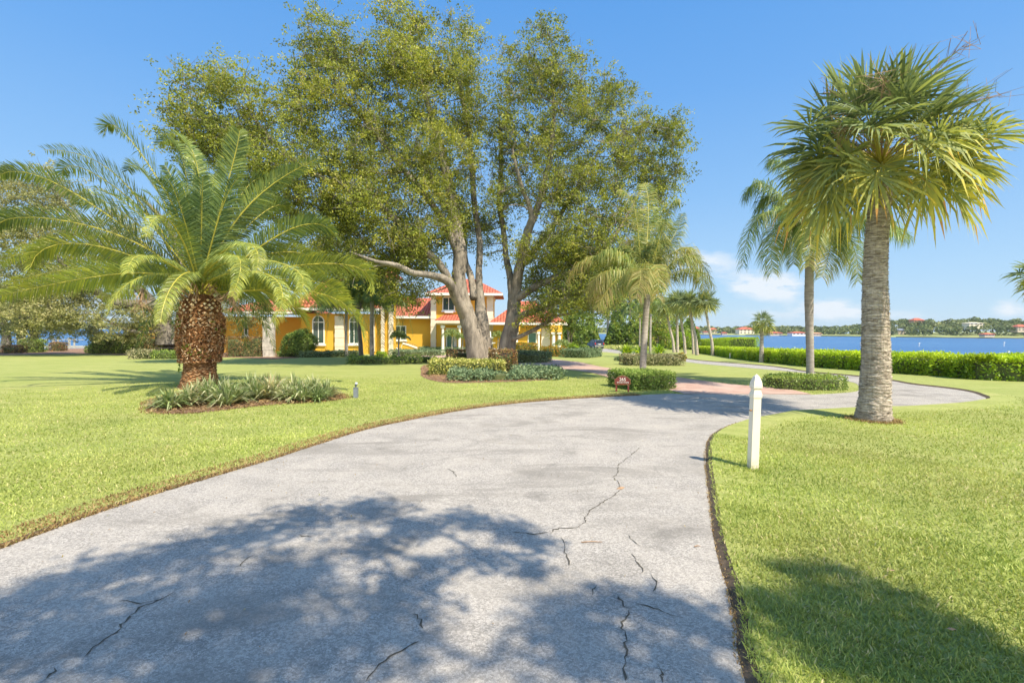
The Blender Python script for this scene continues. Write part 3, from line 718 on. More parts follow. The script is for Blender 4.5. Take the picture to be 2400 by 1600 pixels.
def bush(name, label, c_, r3, leaf, n, mat, rng, cat='shrub', group=None, shell=.75, build=True, mb=None, core=True, tn=None):
    mb = mb or MB(); c_ = np.asarray(c_, float); r3 = np.asarray(r3, float)
    v_ = rng.normal(size=(n, 3)); v_ /= np.linalg.norm(v_, axis=1)[:, None]; v_[:, 2] = np.where(v_[:, 2] < -.5, -v_[:, 2], v_[:, 2])
    lum = 1+.12*np.sin(v_[:, 0]*5+c_[0])*np.sin(v_[:, 2]*6)+.1*np.sin(v_[:, 1]*7)
    r_ = rng.uniform(shell, 1.06, n)*lum
    pos = c_ + v_*r_[:, None]*r3; pos[:, 2] = np.maximum(pos[:, 2], base_h(pos[:, 1])+.02)
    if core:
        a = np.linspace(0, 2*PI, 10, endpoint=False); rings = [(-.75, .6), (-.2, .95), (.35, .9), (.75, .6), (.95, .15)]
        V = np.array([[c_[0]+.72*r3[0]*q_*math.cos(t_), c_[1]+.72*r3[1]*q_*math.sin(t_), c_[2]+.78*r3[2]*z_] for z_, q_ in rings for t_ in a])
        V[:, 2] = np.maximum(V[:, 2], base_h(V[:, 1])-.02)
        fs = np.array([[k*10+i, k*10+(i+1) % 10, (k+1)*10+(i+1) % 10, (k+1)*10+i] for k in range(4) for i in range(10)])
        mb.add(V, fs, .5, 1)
    mb.leaves(pos, leaf, leaf*.55, rng, rng.uniform(0, 1, n) if tn is None else tn(rng.uniform(0, 1, n)))
    if not build: return mb
    return tag(mb.build(name, [mat, M['core']]), label, cat, group)
def ground_at(px, py, lift=0.): g = G(px, py); return np.array([g[0], g[1], g[2]+lift])

q = np.random.default_rng(88); mb = MB(); n = 900
x = q.uniform(-4, 2.2, n); y = q.uniform(2, 13, n); k = inside(road_poly, x, y) & ((q.uniform(0, 1, n) < .25) | (np.interp(y, left_edge[:, 1], left_edge[:, 0]) > x-.7)); x, y = x[k], y[k]
mb.leaves(np.stack([x, y, base_h(y)+.014], -1), .022, .008, q, q.uniform(0, 1, len(x)), flat=5.)
struct(mb.build('leaf_litter', M['dry']), 'tiny scattered bits of dead leaf on the drive', 'stuff')
# ================================================================== TREES
def limb(px_pts, rads):
    """px_pts: (px, py, depth); rads: photo pixels at that depth"""
    return (np.array([P(*p) for p in px_pts]), [r*p[2]/F for r, p in zip(np.interp(np.linspace(0, 1, len(px_pts)), np.linspace(0, 1, len(rads)), rads), px_pts)])
rt_ = np.random.default_rng(101)
# --- the two big oaks over the bed
D = 24.5
gA = ground_at(1118, 852)
limbsA = [
 limb([(1122, 862, 24.6), (1112, 800, 24.5), (1098, 750, 24.5), (1082, 700, 24.6), (1075, 650, 24.7), (1078, 600, 24.8), (1068, 520, 25), (1050, 430, 25), (1020, 300, 25.3), (985, 190, 25.5), (960, 70, 25.5)], [27, 22, 20, 18, 16, 16, 13, 11, 8, 5, 2]),
 limb([(1133, 862, 25.0), (1130, 800, 25.2), (1128, 750, 25.3), (1124, 690, 25.5), (1122, 640, 25.6), (1124, 570, 25.8), (1112, 480, 26.3), (1105, 380, 26.8), (1090, 260, 27), (1050, 130, 27)], [26, 21, 16, 10, 8, 7, 7, 6, 5, 3]),
 limb([(1095, 745, 24.4), (1070, 700, 23.9), (1050, 660, 23.2), (1010, 645, 22.6), (970, 640, 22), (930, 622, 21.6), (880, 612, 21.4), (820, 590, 21.3)], [12, 11, 10, 8, 7, 6, 4, 2]),
 limb([(1060, 675, 24), (1035, 625, 23.6), (1000, 590, 23.3), (960, 550, 23), (900, 490, 22.6), (840, 455, 22.4), (770, 425, 22.2), (700, 385, 22), (640, 330, 22), (580, 260, 22)], [10, 9, 8, 8, 7, 6, 6, 5, 4, 2]),
 limb([(1078, 610, 24.8), (1040, 520, 24.5), (990, 450, 24), (930, 380, 23.6), (870, 300, 23.5), (800, 220, 23.5), (760, 120, 23.6)], [9, 8, 7, 6, 5, 3, 2]),
 limb([(1110, 700, 25), (1104, 650, 25.6), (1090, 610, 26.5), (1085, 540, 27.5), (1060, 440, 28), (1010, 330, 28.5)], [9, 8, 7, 6, 5, 3]),
]
cA = lobes(rt_, [(a_, b_, c_, d_, e_, f_, int(n_*1.8)) for a_, b_, c_, d_, e_, f_, n_ in [(520, 275, 95, 120, 22, 2.2, 32), (470, 330, 60, 60, 22, 1.5, 8), (590, 360, 80, 90, 22, 2.2, 18), (700, 250, 60, 95, 22.5, 2.2, 16), (720, 420, 90, 90, 22.5, 2.5, 20), (780, 130, 70, 90, 23.5, 2.2, 16),
  (840, 240, 110, 120, 24, 3.2, 32), (960, 110, 80, 100, 25, 2.8, 26), (1000, 230, 110, 110, 25, 3.4, 32), (1080, 110, 55, 60, 26, 2, 9), (900, 390, 120, 90, 24, 3.2, 26), (1040, 380, 90, 100, 24.5, 3.2, 26),
  (860, 490, 90, 60, 23.5, 2.5, 14), (1000, 500, 90, 70, 23.5, 3, 16), (760, 520, 70, 50, 23.5, 2, 8), (930, 585, 80, 40, 23.5, 2.4, 9), (1100, 250, 45, 90, 26, 2.4, 12), (1085, 500, 40, 70, 27, 2, 8), (960, 650, 60, 35, 25, 2, 6), (840, 470, 50, 35, 20.8, .6, 6), (700, 520, 60, 60, 23, 2, 6), (650, 430, 60, 60, 22.5, 2, 8), (880, 570, 120, 50, 24, 3, 10), (1010, 600, 60, 50, 26, 2, 6), (800, 620, 90, 40, 22, 2, 9), (700, 600, 60, 50, 23, 2, 6), (940, 540, 110, 50, 22.6, 1.5, 10), (960, 690, 50, 20, 24, 2, 4), (830, 400, 80, 70, 22, 1., 8), (610, 480, 60, 40, 22, 2, 6)]])

branching_tree('oak_tree', 'big spreading oak with a forked grey trunk, left of the pair in the hedged bed', gA, limbsA, cA, .84, 250, .13, .062, M['oak'], M['bark'], rt_, 'tree', 'pair of oaks in front of the house', minnode=3.2, twigs=6)
gB = ground_at(1188, 846)
limbsB = [
 limb([(1186, 856, 25.4), (1190, 800, 25.5), (1202, 750, 25.5), (1204, 700, 25.5), (1196, 650, 25.7), (1186, 600, 26), (1180, 540, 26.3), (1170, 470, 26.5), (1175, 380, 26.8), (1170, 270, 27)], [21, 19, 17, 14, 8, 7, 6, 6, 5, 2]),
 limb([(1204, 715, 25.5), (1212, 660, 25.4), (1224, 600, 25.2), (1238, 540, 25), (1258, 490, 25), (1275, 430, 25), (1290, 360, 25.2), (1298, 260, 25.5), (1290, 150, 25.7)], [14, 12, 11, 10, 8, 7, 6, 4, 2]),
 limb([(1212, 700, 25.4), (1235, 685, 25), (1262, 668, 24.7), (1300, 652, 24.3), (1340, 636, 24), (1400, 600, 23.8), (1450, 540, 23.8), (1500, 450, 24)], [10, 9, 8, 7, 6, 5, 4, 2]),
 limb([(1205, 752, 25.4), (1225, 738, 24.9), (1258, 728, 24.4), (1285, 714, 24), (1330, 706, 23.8), (1380, 700, 23.8)], [9, 8, 7, 6, 4, 2]),
 limb([(1198, 796, 25.3), (1215, 790, 24.8), (1245, 776, 24.5), (1275, 760, 24.2), (1300, 742, 24), (1335, 735, 24)], [6, 5, 5, 5, 4, 2]),
 limb([(1236, 560, 25), (1245, 500, 24.5), (1220, 430, 24.2), (1200, 350, 24)], [7, 6, 5, 3]),
 limb([(1224, 620, 25.3), (1250, 590, 26.2), (1290, 540, 27), (1340, 460, 27.3), (1400, 360, 27.3)], [8, 7, 6, 5, 2]),
]
cB = lobes(rt_, [(a_, b_, c_, d_, e_, f_, int(n_*1.8)) for a_, b_, c_, d_, e_, f_, n_ in [(1300, 160, 75, 95, 25.5, 2.6, 22), (1215, 175, 50, 70, 26, 2, 9), (1220, 300, 90, 110, 25.5, 3, 26), (1340, 290, 90, 110, 26, 3, 26), (1430, 260, 60, 80, 26.5, 2.4, 14), (1500, 340, 60, 70, 25.5, 2.4, 15), (1555, 340, 40, 50, 25, 1.8, 9),
  (1420, 400, 100, 80, 25, 3, 22), (1540, 420, 45, 55, 25, 2, 10), (1280, 420, 90, 80, 25.5, 2.8, 16), (1180, 440, 60, 90, 25, 2.2, 14), (1370, 500, 90, 70, 24.6, 3, 18), (1470, 520, 90, 60, 24.6, 2.6, 16), (1280, 560, 80, 50, 24, 2.6, 8), (1150, 560, 40, 50, 27, 2, 6),
  (1400, 600, 90, 50, 24, 2.4, 12), (1330, 690, 60, 30, 24, 1.8, 8), (1390, 700, 60, 40, 24, 2, 9), (1300, 640, 60, 25, 25.5, 2, 4), (1260, 660, 40, 40, 26, 1.5, 5), (1280, 735, 50, 20, 23.8, 1, 5), (1330, 600, 70, 40, 25, 2, 8), (1440, 640, 80, 35, 23.6, 2, 9), (1370, 560, 90, 50, 23, 1.5, 9), (1250, 610, 50, 30, 23.6, 1, 4)]])
branching_tree('oak_tree', 'big oak with leaning trunk and low right-hand boughs, right of the pair', gB, limbsB, cB, .82, 220, .13, .060, M['oak'], M['bark'], rt_, 'tree', 'pair of oaks in front of the house', minnode=3.2, tintshift=lambda c_: -.06, twigs=6)

# --- old live oak behind the date palm, dark leaning trunk
gC = ground_at(392, 824)
limbsC = [
 limb([(394, 832, 37.5), (392, 790, 37.5), (378, 750, 37.5), (372, 725, 37.2), (340, 715, 36.5), (290, 712, 35.5), (250, 700, 35), (200, 660, 34.5), (130, 600, 34), (60, 520, 34)], [28, 23, 20, 17, 13, 11, 10, 8, 5, 2]),
 limb([(380, 740, 37.5), (400, 690, 38), (420, 620, 39), (400, 540, 40), (330, 460, 40)], [15, 13, 10, 7, 3]),
 limb([(372, 725, 37.3), (330, 680, 36.5), (270, 620, 36), (200, 540, 36), (120, 440, 36)], [12, 10, 8, 6, 2]),
 limb([(385, 770, 37.3), (350, 778, 36.5), (310, 776, 36), (270, 760, 35.5), (220, 735, 35)], [5, 4, 4, 3, 1.5]),
]
cC = lobes(rt_, [(60, 470, 90, 60, 35, 3, 16), (160, 450, 80, 50, 36, 3, 12), (60, 570, 110, 70, 34, 4, 28), (200, 560, 110, 80, 35, 4, 28), (60, 670, 120, 60, 34, 4, 22), (190, 660, 110, 50, 34.5, 3.5, 18), (330, 600, 80, 90, 38, 3.5, 16), (100, 730, 110, 35, 33.5, 3, 16), (240, 730, 90, 30, 34.5, 3, 10),
  (430, 720, 80, 40, 37, 2.5, 10), (520, 700, 60, 40, 38, 2.5, 8), (20, 420, 60, 40, 35, 2.5, 6), (330, 740, 50, 25, 36, 2, 5), (560, 740, 40, 22, 37, 2, 5), (-80, 560, 120, 140, 34, 4, 24), (60, 770, 90, 22, 36, 2, 12), (200, 765, 90, 18, 37, 2, 9), (300, 775, 60, 18, 37, 2, 7), (150, 700, 160, 40, 36, 3, 18), (600, 690, 50, 40, 40, 2, 8), (540, 640, 60, 50, 40, 3, 8)])
branching_tree('live_oak_tree', 'wide old live oak with a dark leaning trunk behind the pineapple-trunked palm', gC, limbsC, cC, 1.0, 360, .155, .078, M['oak_far'], M['bark_dark'], rt_, 'tree', minnode=2.)
# --- waterside trees at far left
for px, py, rr, lab in [(12, 820, 10, 'thick grey trunked waterside tree at the far left edge, beyond the mulch bed'), (48, 818, 9, 'middle one of three waterside trees at the far left'), (78, 820, 9, 'leaning waterside tree nearest the dock, at the far left')]:
    g = ground_at(px, py); d = g[1]
    lm = [limb([(px, py+4, d), (px+3, py-30, d), (px-5, py-70, d-.5), (px-15, py-120, d-1)], [rr, rr*.8, rr*.7, rr*.3]), limb([(px+2, py-35, d), (px+22, py-75, d-1), (px+40, py-120, d-1.5)], [rr*.6, rr*.4, rr*.2])]
    cc = lobes(rt_, [(px, py-85, 45, 22, d-.5, 2, 8), (px+30, py-110, 50, 30, d-1.5, 2, 6), (px-10, py-130, 50, 30, d-1, 2, 6)])
    branching_tree('waterside_tree', lab, g, lm, cc, .95, 230, .2, .1, M['oak_far'], M['bark_dark'], rt_, 'tree', 'waterside trees at the far left', minnode=.5)

# --- small oaks among the palms in front of the left wing
for (px, py, d, crown, lab) in [
  (845, 842, 30, [(800, 590, 85, 50, 31, 2.2, 18), (870, 640, 60, 40, 31, 2, 12), (770, 650, 60, 40, 31, 2, 10), (830, 690, 60, 30, 32, 1.8, 8)], 'slim dark-stemmed tree between the oak and the date palm, in front of the arched windows'),
  ]:
    g = ground_at(px, py); d = g[1]
    lm = [limb([(px+2, py+3, d), (px-2, 780, d), (px-8, 735, d), (px-2, 690, d), (px-20, 620, d), (px-40, 560, d)], [5.5, 4.5, 4, 4, 3, 1.5]), limb([(px-6, 735, d), (px+8, 690, d), (px+10, 640, d)], [3, 2.5, 1.2])]
    branching_tree('slender_tree', lab, g, lm, lobes(rt_, [(a, b, c_, e, d, g_, n) for a, b, c_, e, _, g_, n in crown]), .8, 300, .17, .08, M['oak_far'], M['bark_dark'], rt_, 'tree', minnode=3., tintshift=lambda c_: -.1)

# --- woodland beyond the lawn behind the car
def wood_tree(px, py, top, wpx, nm, lab, seed, trunkr=3.5, leafsc=1., grp='woodland trees beyond the lawn', tint=0., n=14, low=.45):
    q = np.random.default_rng(seed); g = ground_at(px, py); d = g[1]; H = py-top
    lm = [limb([(px, py+3, d), (px+q.uniform(-4, 4), py-H*.3, d), (px+q.uniform(-10, 10), py-H*.6, d), (px+q.uniform(-14, 14), py-H*.9, d)], [trunkr, trunkr*.8, trunkr*.55, trunkr*.2]),
          limb([(px+q.uniform(-3, 3), py-H*.38, d), (px+wpx*.4, py-H*.6, d-.6), (px+wpx*.7, py-H*.75, d-1)], [trunkr*.5, trunkr*.35, trunkr*.15])]
    cy = py-H*(low+(1-low)/2)
    cc = lobes(q, [(px, cy, wpx, H*(1-low)/2, d, wpx*d/F*.8, n)])
    cr = d*.028*leafsc
    branching_tree(nm, lab, g, lm, cc, cr, 190, .0062*d, .0031*d, M['wood'], M['bark_dark'], q, 'tree', grp, minnode=1., tintshift=lambda c_: tint)
W = [(1235, 822, 640, 40, 'just right of the garage columns', 15, .42), (1332, 822, 640, 62, 'with low dark foliage at the right end of the house', 18, .28), (1385, 812, 600, 55, 'directly behind and left of the parked car', 18, .3), (1392, 803, 560, 60, 'rising straight above the parked car', 15, .45),
     (1425, 806, 610, 48, 'immediately right of the parked car', 14, .38), (1450, 812, 640, 45, 'second to the right of the parked car', 15, .3), (1480, 815, 590, 50, 'behind the leaning queen palm, left of its trunk', 15, .35), (1505, 812, 650, 42, 'right behind the queen palm trunk', 13, .2),
     (1540, 822, 690, 36, 'rightmost and lowest, next to the cabbage palms', 14, .12), (1348, 804, 570, 50, 'tall one in the gap between garage and car', 14, .5), (1560, 818, 735, 30, 'low dark one at the foot of the cabbage palm group', 9, .1)]
for i, (px, py, top, wp, lab, n, low) in enumerate(W):
    if i == 0: continue
    wood_tree(px, py, top, wp, 'woodland_tree', 'leafy woodland tree, '+lab, 300+i, 3.2, 1.15, n=n, low=low, tint=-.05+.1*(i % 3))
# small trees right in front of the garage end
for px, py, top, wp, lab, sd_ in [(1338, 824, 735, 22, 'small slim-stemmed tree at the right corner of the garage wing', 1), (1455, 830, 760, 16, 'young tree left of the queen palm trunk on the far lawn', 2)][:1]:
    wood_tree(px, py, top, wp, 'small_tree', lab, 400+sd_, 2., .7, None, n=8, low=.35)

# ================================================================== DATE PALM
rq = np.random.default_rng(55)
gD = ground_at(468, 908); dD = gD[1]; s_ = dD/F
T = thing('date_palm', 'date palm with a fat pineapple-shaped trunk in the mulch bed on the left lawn', 'palm tree', gD)
tb = MB(); prof = [(912, 44), (895, 38), (870, 33), (850, 32), (838, 33), (825, 37), (790, 40), (750, 40), (725, 37), (705, 31), (690, 22)]
cx = lambda py: 468+(905-py)*.02
tp = [P(cx(a), a, dD) for a, b in prof]
trunk_tube(tb, tp, [b*s_ for a, b in prof], 28, .05, .035, rq, 0, .03)
tb.build('trunk', M['datebark'], T, True)
# cut leaf bases spiralling round the head of the trunk
bb = MB(); zs = [p[2] for p in tp]; rs = [b*s_ for a, b in prof]
zrow = tp[0][2]+.25; row = 0
while zrow < tp[-2][2]:
    r_ = float(np.interp(zrow, zs, rs)); upper = zrow > tp[4][2]
    nb = 15 if upper else 17
    cxw = float(np.interp(zrow, zs, [p[0] for p in tp]))
    fz = (zrow-tp[4][2])/(tp[-2][2]-tp[4][2])
    for j in range(nb):
        a = (j+.5*(row % 2))*2*PI/nb+rq.normal()*.045; ca, sa = math.cos(a), math.sin(a)
        w2 = PI*r_/nb*.92; h2 = (.062 if upper else .02); fz0 = (zrow-tp[4][2])/(tp[-2][2]-tp[4][2]); out = (.065 if fz0 > .5 else .04) if upper else .012
        o = np.array([cxw, dD, zrow]); R3 = np.array([ca, sa, 0]); Tt = np.array([-sa, ca, 0]); U = np.array([0, 0, 1.])
        c_ = o+R3*(r_+out+rq.normal()*.012)+U*rq.normal()*.008
        k = rq.uniform(.4, .85)
        rim = [c_+Tt*w2*k, c_+U*h2*k*.9, c_-Tt*w2*k, c_-U*h2*k*.9]; bs = o+R3*(r_-.02)
        bas = [bs+Tt*w2*1.02, bs+U*h2*1.2, bs-Tt*w2*1.02, bs-U*h2*1.2]
        face = (rq.uniform(.6, 1.) if fz > .5 else rq.uniform(.3, .75)) if upper else rq.uniform(.45, .8)
        bb.add(rim+bas, np.array([[0, 1, 2, 3]]), face)
        bb.add(rim+bas, np.array([[0, 4, 5, 1], [1, 5, 6, 2], [2, 6, 7, 3], [3, 7, 4, 0]]), rq.uniform(.0, .4))
    row += 1; zrow += .066 if upper else .028
# loose fibres and creepers on the middle of the trunk
n = 6500; a = rq.uniform(0, 2*PI, n); z = tp[4][2]-.1+(tp[8][2]-tp[4][2])*rq.uniform(0, 1, n)**1.9; r_ = np.interp(z, zs, rs)+rq.uniform(.03, .12, n)
pos = np.stack([np.interp(z, zs, [p[0] for p in tp])+r_*np.cos(a), dD+r_*np.sin(a), z], -1)
bb.leaves(pos, .12, .03, rq, np.clip(rq.normal(.36, .33, n), 0, 1.))
bb.build('leaf_base', M['boot'], T)
iv = MB(); n = 900; a = rq.normal(4.2, 1.4, n); z = rq.uniform(tp[2][2], tp[8][2], n); r_ = np.interp(z, zs, rs)+.1
k = (np.sin(a*3+z*5)+np.sin(z*9+a)) > .9
pos = np.stack([np.interp(z, zs, [p[0] for p in tp])+r_*np.cos(a), dD+r_*np.sin(a), z], -1)[k]
iv.leaves(pos, .06, .05, rq, rq.uniform(.2, .8, len(pos))); iv.build('creeper', M['wood'], T)
# crown: each frond placed by (tip, mid point, depth swing)
cr = MB(); C0 = P(470, 672, dD)
FR = [((102, 351), (263, 402), (365, 530), .9), ((245, 315), (314, 338), (428, 530), .5), ((388, 313), (464, 400), (469, 580), .7), ((372, 340), (430, 380), (450, 560), 1.4), ((561, 308), (541, 402), (500, 555), -.5), ((500, 410), (495, 470), (482, 590), 2.2),
      ((0, 410), (128, 428), (300, 540), -.6), ((145, 412), (217, 405), (365, 525), 1.2), ((-5, 535), (94, 510), (300, 560), -.8), ((71, 627), (179, 570), (347, 615), -1.2), ((0, 616), (150, 590), (340, 630), .8), ((-10, 695), (180, 655), (350, 640), -1.4), ((20, 668), (190, 630), (360, 640), .4),
      ((376, 755), (410, 660), (450, 640), -2.6), ((543, 695), (555, 600), (500, 620), -2.9), ((663, 712), (690, 630), (560, 610), -2.2), ((640, 756), (640, 650), (540, 640), -2.5), ((866, 676), (790, 618), (600, 640), .4), ((818, 712), (740, 660), (600, 660), -.6), ((852, 792), (760, 690), (600, 680), -1.), 
      ((744, 373), (606, 459), (520, 570), .8), ((675, 490), (615, 500), (530, 590), 1.8), ((790, 557), (700, 530), (580, 600), .6), ((702, 398), (620, 440), (530, 560), 2.2), ((342, 556), (400, 520), (450, 620), -2.2), ((760, 640), (680, 590), (560, 620), 1.6), ((620, 420), (570, 450), (510, 560), 1.4), ((300, 640), (350, 600), (430, 640), -2.8),
      ((250, 740), (330, 650), (430, 650), -1.8), ((180, 480), (260, 480), (380, 580), 2.2), ((600, 640), (580, 570), (510, 600), -2.6), ((300, 400), (350, 420), (430, 560), 2.4), ((450, 350), (460, 430), (470, 570), 2.4), ((720, 760), (660, 700), (560, 670), -.6), ((240, 700), (330, 670), (430, 660), 1.2)]
for i, (tip, midp, nr, sw) in enumerate(FR):
    p3 = P(tip[0], tip[1], dD+sw); p2 = P(midp[0], midp[1], dD+sw*.7); p1 = P(nr[0], nr[1], dD+sw*.3)
    a0 = C0+np.array([(nr[0]-470)*s_*.12, sw*.06, -.15+rq.uniform(-.1, .1)])
    # control points so that the curve passes near p1 and p2
    c1 = (-5*a0+18*p1-9*p2+2*p3)/6; c2 = (2*a0-9*p1+18*p2-5*p3)/6
    front = sw < -1.7; low_ = tip[1] > 560
    ld = 1.
    frond(cr, a0, c1, c2, p3, 210 if front else 175, .42 if front else .66, .016 if front else .031, rq, (.3, .68) if front else ((.2, .62) if not low_ else (.32, .75)), vee=.22, fwdang=.40 if front else .62, droop=.16 if not low_ else (.5 if front else .22), tipyel=.22 if front else (.22 if low_ else .05), start=.10, rr=.03, rollv=0 if front else .85*np.sign(tip[0]-470)*min(1, abs(tip[0]-470)/200))
for i in range(16):
    a = rq.uniform(0, 2*PI); el = rq.uniform(.9, 1.45); L_ = rq.uniform(2.6, 3.6); dv = np.array([math.cos(a)*math.cos(el), math.sin(a)*math.cos(el)*.9, math.sin(el)])
    p3 = C0+dv*L_+np.array([dv[0]*.8, dv[1]*.8, -.4])
    frond(cr, C0, C0+dv*L_*.4, C0+dv*L_*.8, p3, 64, .5, .03, rq, (.05, .45), vee=.22, fwdang=.62, droop=.15)
for i in range(14):
    a = rq.uniform(0, 2*PI); a = a if math.sin(a) > -.3 else -a; el = rq.uniform(-.2, .35); L_ = rq.uniform(2., 2.9); dv = np.array([math.cos(a)*math.cos(el), math.sin(a)*math.cos(el), math.sin(el)])
    p3 = C0+dv*L_+np.array([0, 0, -1.0-.4*L_*.3])
    frond(cr, C0+np.array([0, 0, -.1]), C0+dv*L_*.4+np.array([0, 0, .45]), C0+dv*L_*.75+np.array([0, 0, .2]), p3, 60, .45, .03, rq, (.05, .5), vee=.2, droop=.25)
cr.build('crown', [M['date'], M['rachis']], T)
db = MB()
for i in range(60):
    a = rq.uniform(0, 2*PI); c_ = C0+np.array([math.cos(a)*.38, math.sin(a)*.38, -.25+rq.uniform(-.2, .2)])
    db.tube([c_, c_+np.array([math.cos(a)*.22, math.sin(a)*.22, .12]), c_+np.array([math.cos(a)*.5, math.sin(a)*.5, rq.uniform(-.3, .3)])], [.018, .012, .004], 4, .5)
for cx_ in (P(545, 700, dD-.6), P(335, 702, dD-.2)):
    db2 = MB()
    for j in range(26): db2.tube([cx_+np.array([0, 0, .3]), cx_+rq.normal(size=3)*.1, cx_+rq.normal(size=3)*.14+np.array([0, 0, -.3])], [.008, .006, .003], 3, .5)
    db2.build('hanging_stalks', M['dead'], T)
db.build('old_stalks', M['dead'], T)

# ================================================================== CABBAGE PALMS
def cabbage(loc, name, label, trunk_pts, rads, C0, Rc, nf, fanR, rng, group=None, nseg=26, lean=0., tring=.045, stalks=True, sc=(1, 1, 1), low=-.75, k=22, yel=1., flakes=0):
    T = thing(name, label, 'palm tree', loc, group)
    tb = MB(); trunk_tube(tb, trunk_pts, rads, k, tring, .045, rng, 0, .03)
    if flakes:
        tp_ = np.asarray(trunk_pts, float); tl_ = rng.uniform(0, 1, flakes)**.8; zz_ = tp_[0, 2]+(tp_[-1, 2]-tp_[0, 2])*tl_; a_ = rng.uniform(0, 2*PI, flakes)
        rr_ = np.interp(zz_, tp_[:, 2], rads)*1.035; cx_ = np.interp(zz_, tp_[:, 2], tp_[:, 0]); cy_ = np.interp(zz_, tp_[:, 2], tp_[:, 1])
        tb.leaves(np.stack([cx_+rr_*np.cos(a_), cy_+rr_*np.sin(a_), zz_], -1), .06, .014, rng, .5, 0, dirs=np.stack([-np.sin(a_), np.cos(a_), 0*a_], -1)*2.5)
    tb.build('trunk', M['palmbark'], T, True)
    cb = MB(); C0 = np.asarray(C0)
    for i in range(nf):
        f = (i+.5)/nf; ze = 1-(1-low)*f*1.0; ze = min(.98, max(low, ze+rng.normal()*.05))
        a = i*2.39996+rng.normal()*.2; ce = math.sqrt(max(0, 1-ze*ze)); dv = np.array([math.cos(a)*ce, math.sin(a)*ce, ze])
        hub = C0+dv*Rc*rng.uniform(.55, 1.08)*np.array(sc)+np.array([lean*(ze+.5), 0, 0])
        ax = dv+np.array([0, 0, (-.25-.3*(1-ze)) if not flakes else (-.15-.3*(1-ze))]); 
        tn = (.03, .42) if ze > .15 else ((.22, .58) if ze > -.3 else (.32, .74))
        if rng.uniform() < .12: tn = (.3, .55)
        fan(cb, C0-dv*.05+np.array([0, 0, -.1]), hub, ax, fanR*rng.uniform(.8, 1.15), rng, tn, (.05 if ze > .1 else .34*yel), nseg, .12+.42*(1-ze)*rng.uniform(.5, 1.2) if not flakes else .10+.36*(1-ze)*rng.uniform(.3, 1.3))
    cb.build('crown', [M['fan'], M['rachis']], T)
    if stalks:
        sb = MB()
        for i in range(stalks):
            a = rng.uniform(0, 2*PI); el = rng.uniform(.05, .8); L_ = Rc*1.45*rng.uniform(.8, 1.2); dv = np.array([math.cos(a)*math.cos(el), math.sin(a)*math.cos(el), math.sin(el)])
            pts = [C0+dv*L_*t_+np.array([0, 0, .25*math.sin(t_*PI)]) for t_ in np.linspace(0, 1, 6)]
            sb.tube(pts, np.linspace(.014, .004, 6), 4, .5)
            for j in range(26):
                t_ = rng.uniform(.35, 1); b0 = C0+dv*L_*t_+np.array([0, 0, .25*math.sin(t_*PI)]); sb.tube([b0, b0+rng.normal(size=3)*.14+dv*.12, b0+rng.normal(size=3)*.2+dv*.25], [.005, .004, .0025], 3, .5, 0, False)
        n = 900; v_ = rng.normal(size=(n, 3)); v_ /= np.linalg.norm(v_, axis=1)[:, None]; pos = C0+v_*Rc*np.array([.6, .6, .25])*rng.uniform(.5, 1.1, n)[:, None]+np.array([0, 0, .25*Rc])
        sb.leaves(pos, .05, .03, rng, .5)
        sb.build('flower_stalk', M['dead'], T)
    return T
rc = np.random.default_rng(77)
gS = ground_at(2047, 984); dS = gS[1]; s8 = dS/F
cabbage(gS, 'cabbage_palm', 'tallest cabbage palm with a huge ragged crown, standing on the near right lawn', [P(2046, 992, dS), P(2047, 975, dS), P(2050, 930, dS), P(2053, 850, dS), P(2052, 760, dS), P(2051, 660, dS), P(2054, 560, dS), P(2062, 480, dS), P(2070, 420, dS)],
        [38*s8, 36*s8, 31*s8, 28.5*s8, 27*s8, 24*s8, 22.5*s8, 22*s8, 20*s8], P(2066, 372, dS), 1.20, 74, .98, rc, nseg=34, sc=(1.15, 1.05, .95), lean=.0, stalks=8, low=-.68, flakes=2600, k=36, tring=.03)
n_ = MB()
g2 = gS+np.array([0, 0, .0])
# the waterside group
def small_cab(px, py, top, wpx, dpx, lab, seed, grp, nf=34):
    q = np.random.default_rng(seed); g = ground_at(px, py); d = g[1]; s = d/F; tx = px+dpx
    cabbage(g, 'cabbage_palm', lab, [P(px, py+3, d), P(px+dpx*.15, py-(py-top)*.3, d), P(px+dpx*.6, py-(py-top)*.65, d), P(tx, top, d)], [wpx*.62*s, wpx*.5*s, wpx*.45*s, wpx*.42*s], P(tx, top-10, d), 20*s, nf+14, 23*s, q, grp, 18, 0., .12, 0, low=-.62, k=10, yel=.5)
GRP = 'cabbage palms grouped by the waterside'
small_cab(1580, 826, 735, 6, -18, 'cabbage palm leaning left, leftmost of the waterside group', 1, GRP)
small_cab(1588, 826, 720, 6, -2, 'upright cabbage palm, second from the left in the waterside group', 2, GRP)
small_cab(1606, 829, 722, 6, -14, 'cabbage palm in the middle of the waterside group, its foot left of the double stem', 3, GRP)
small_cab(1625, 830, 735, 5, -6, 'slim cabbage palm partly behind its thicker neighbour in the waterside group', 4, GRP)
small_cab(1634, 832, 720, 7, -18, 'thick cabbage palm with a curved stem, second from the right in the waterside group', 5, GRP)
small_cab(1671, 833, 722, 6.5, -18, 'cabbage palm standing apart at the right end of the waterside group', 6, GRP)
def lone():
    q = np.random.default_rng(9); g = ground_at(1785, 849); d = g[1]; s = d/F
    cabbage(g, 'cabbage_palm', 'short cabbage palm standing alone in front of the bright hedge and water', [P(1785, 852, d), P(1785, 830, d), P(1785, 800, d), P(1787, 765, d)], [6*s, 4.8*s, 4*s, 4*s], P(1788, 758, d), 19*s, 38, 19*s, q, None, 18, 0., .08, 0, sc=(1, 1, 1.1), low=-.85, k=12, yel=.7)
lone()
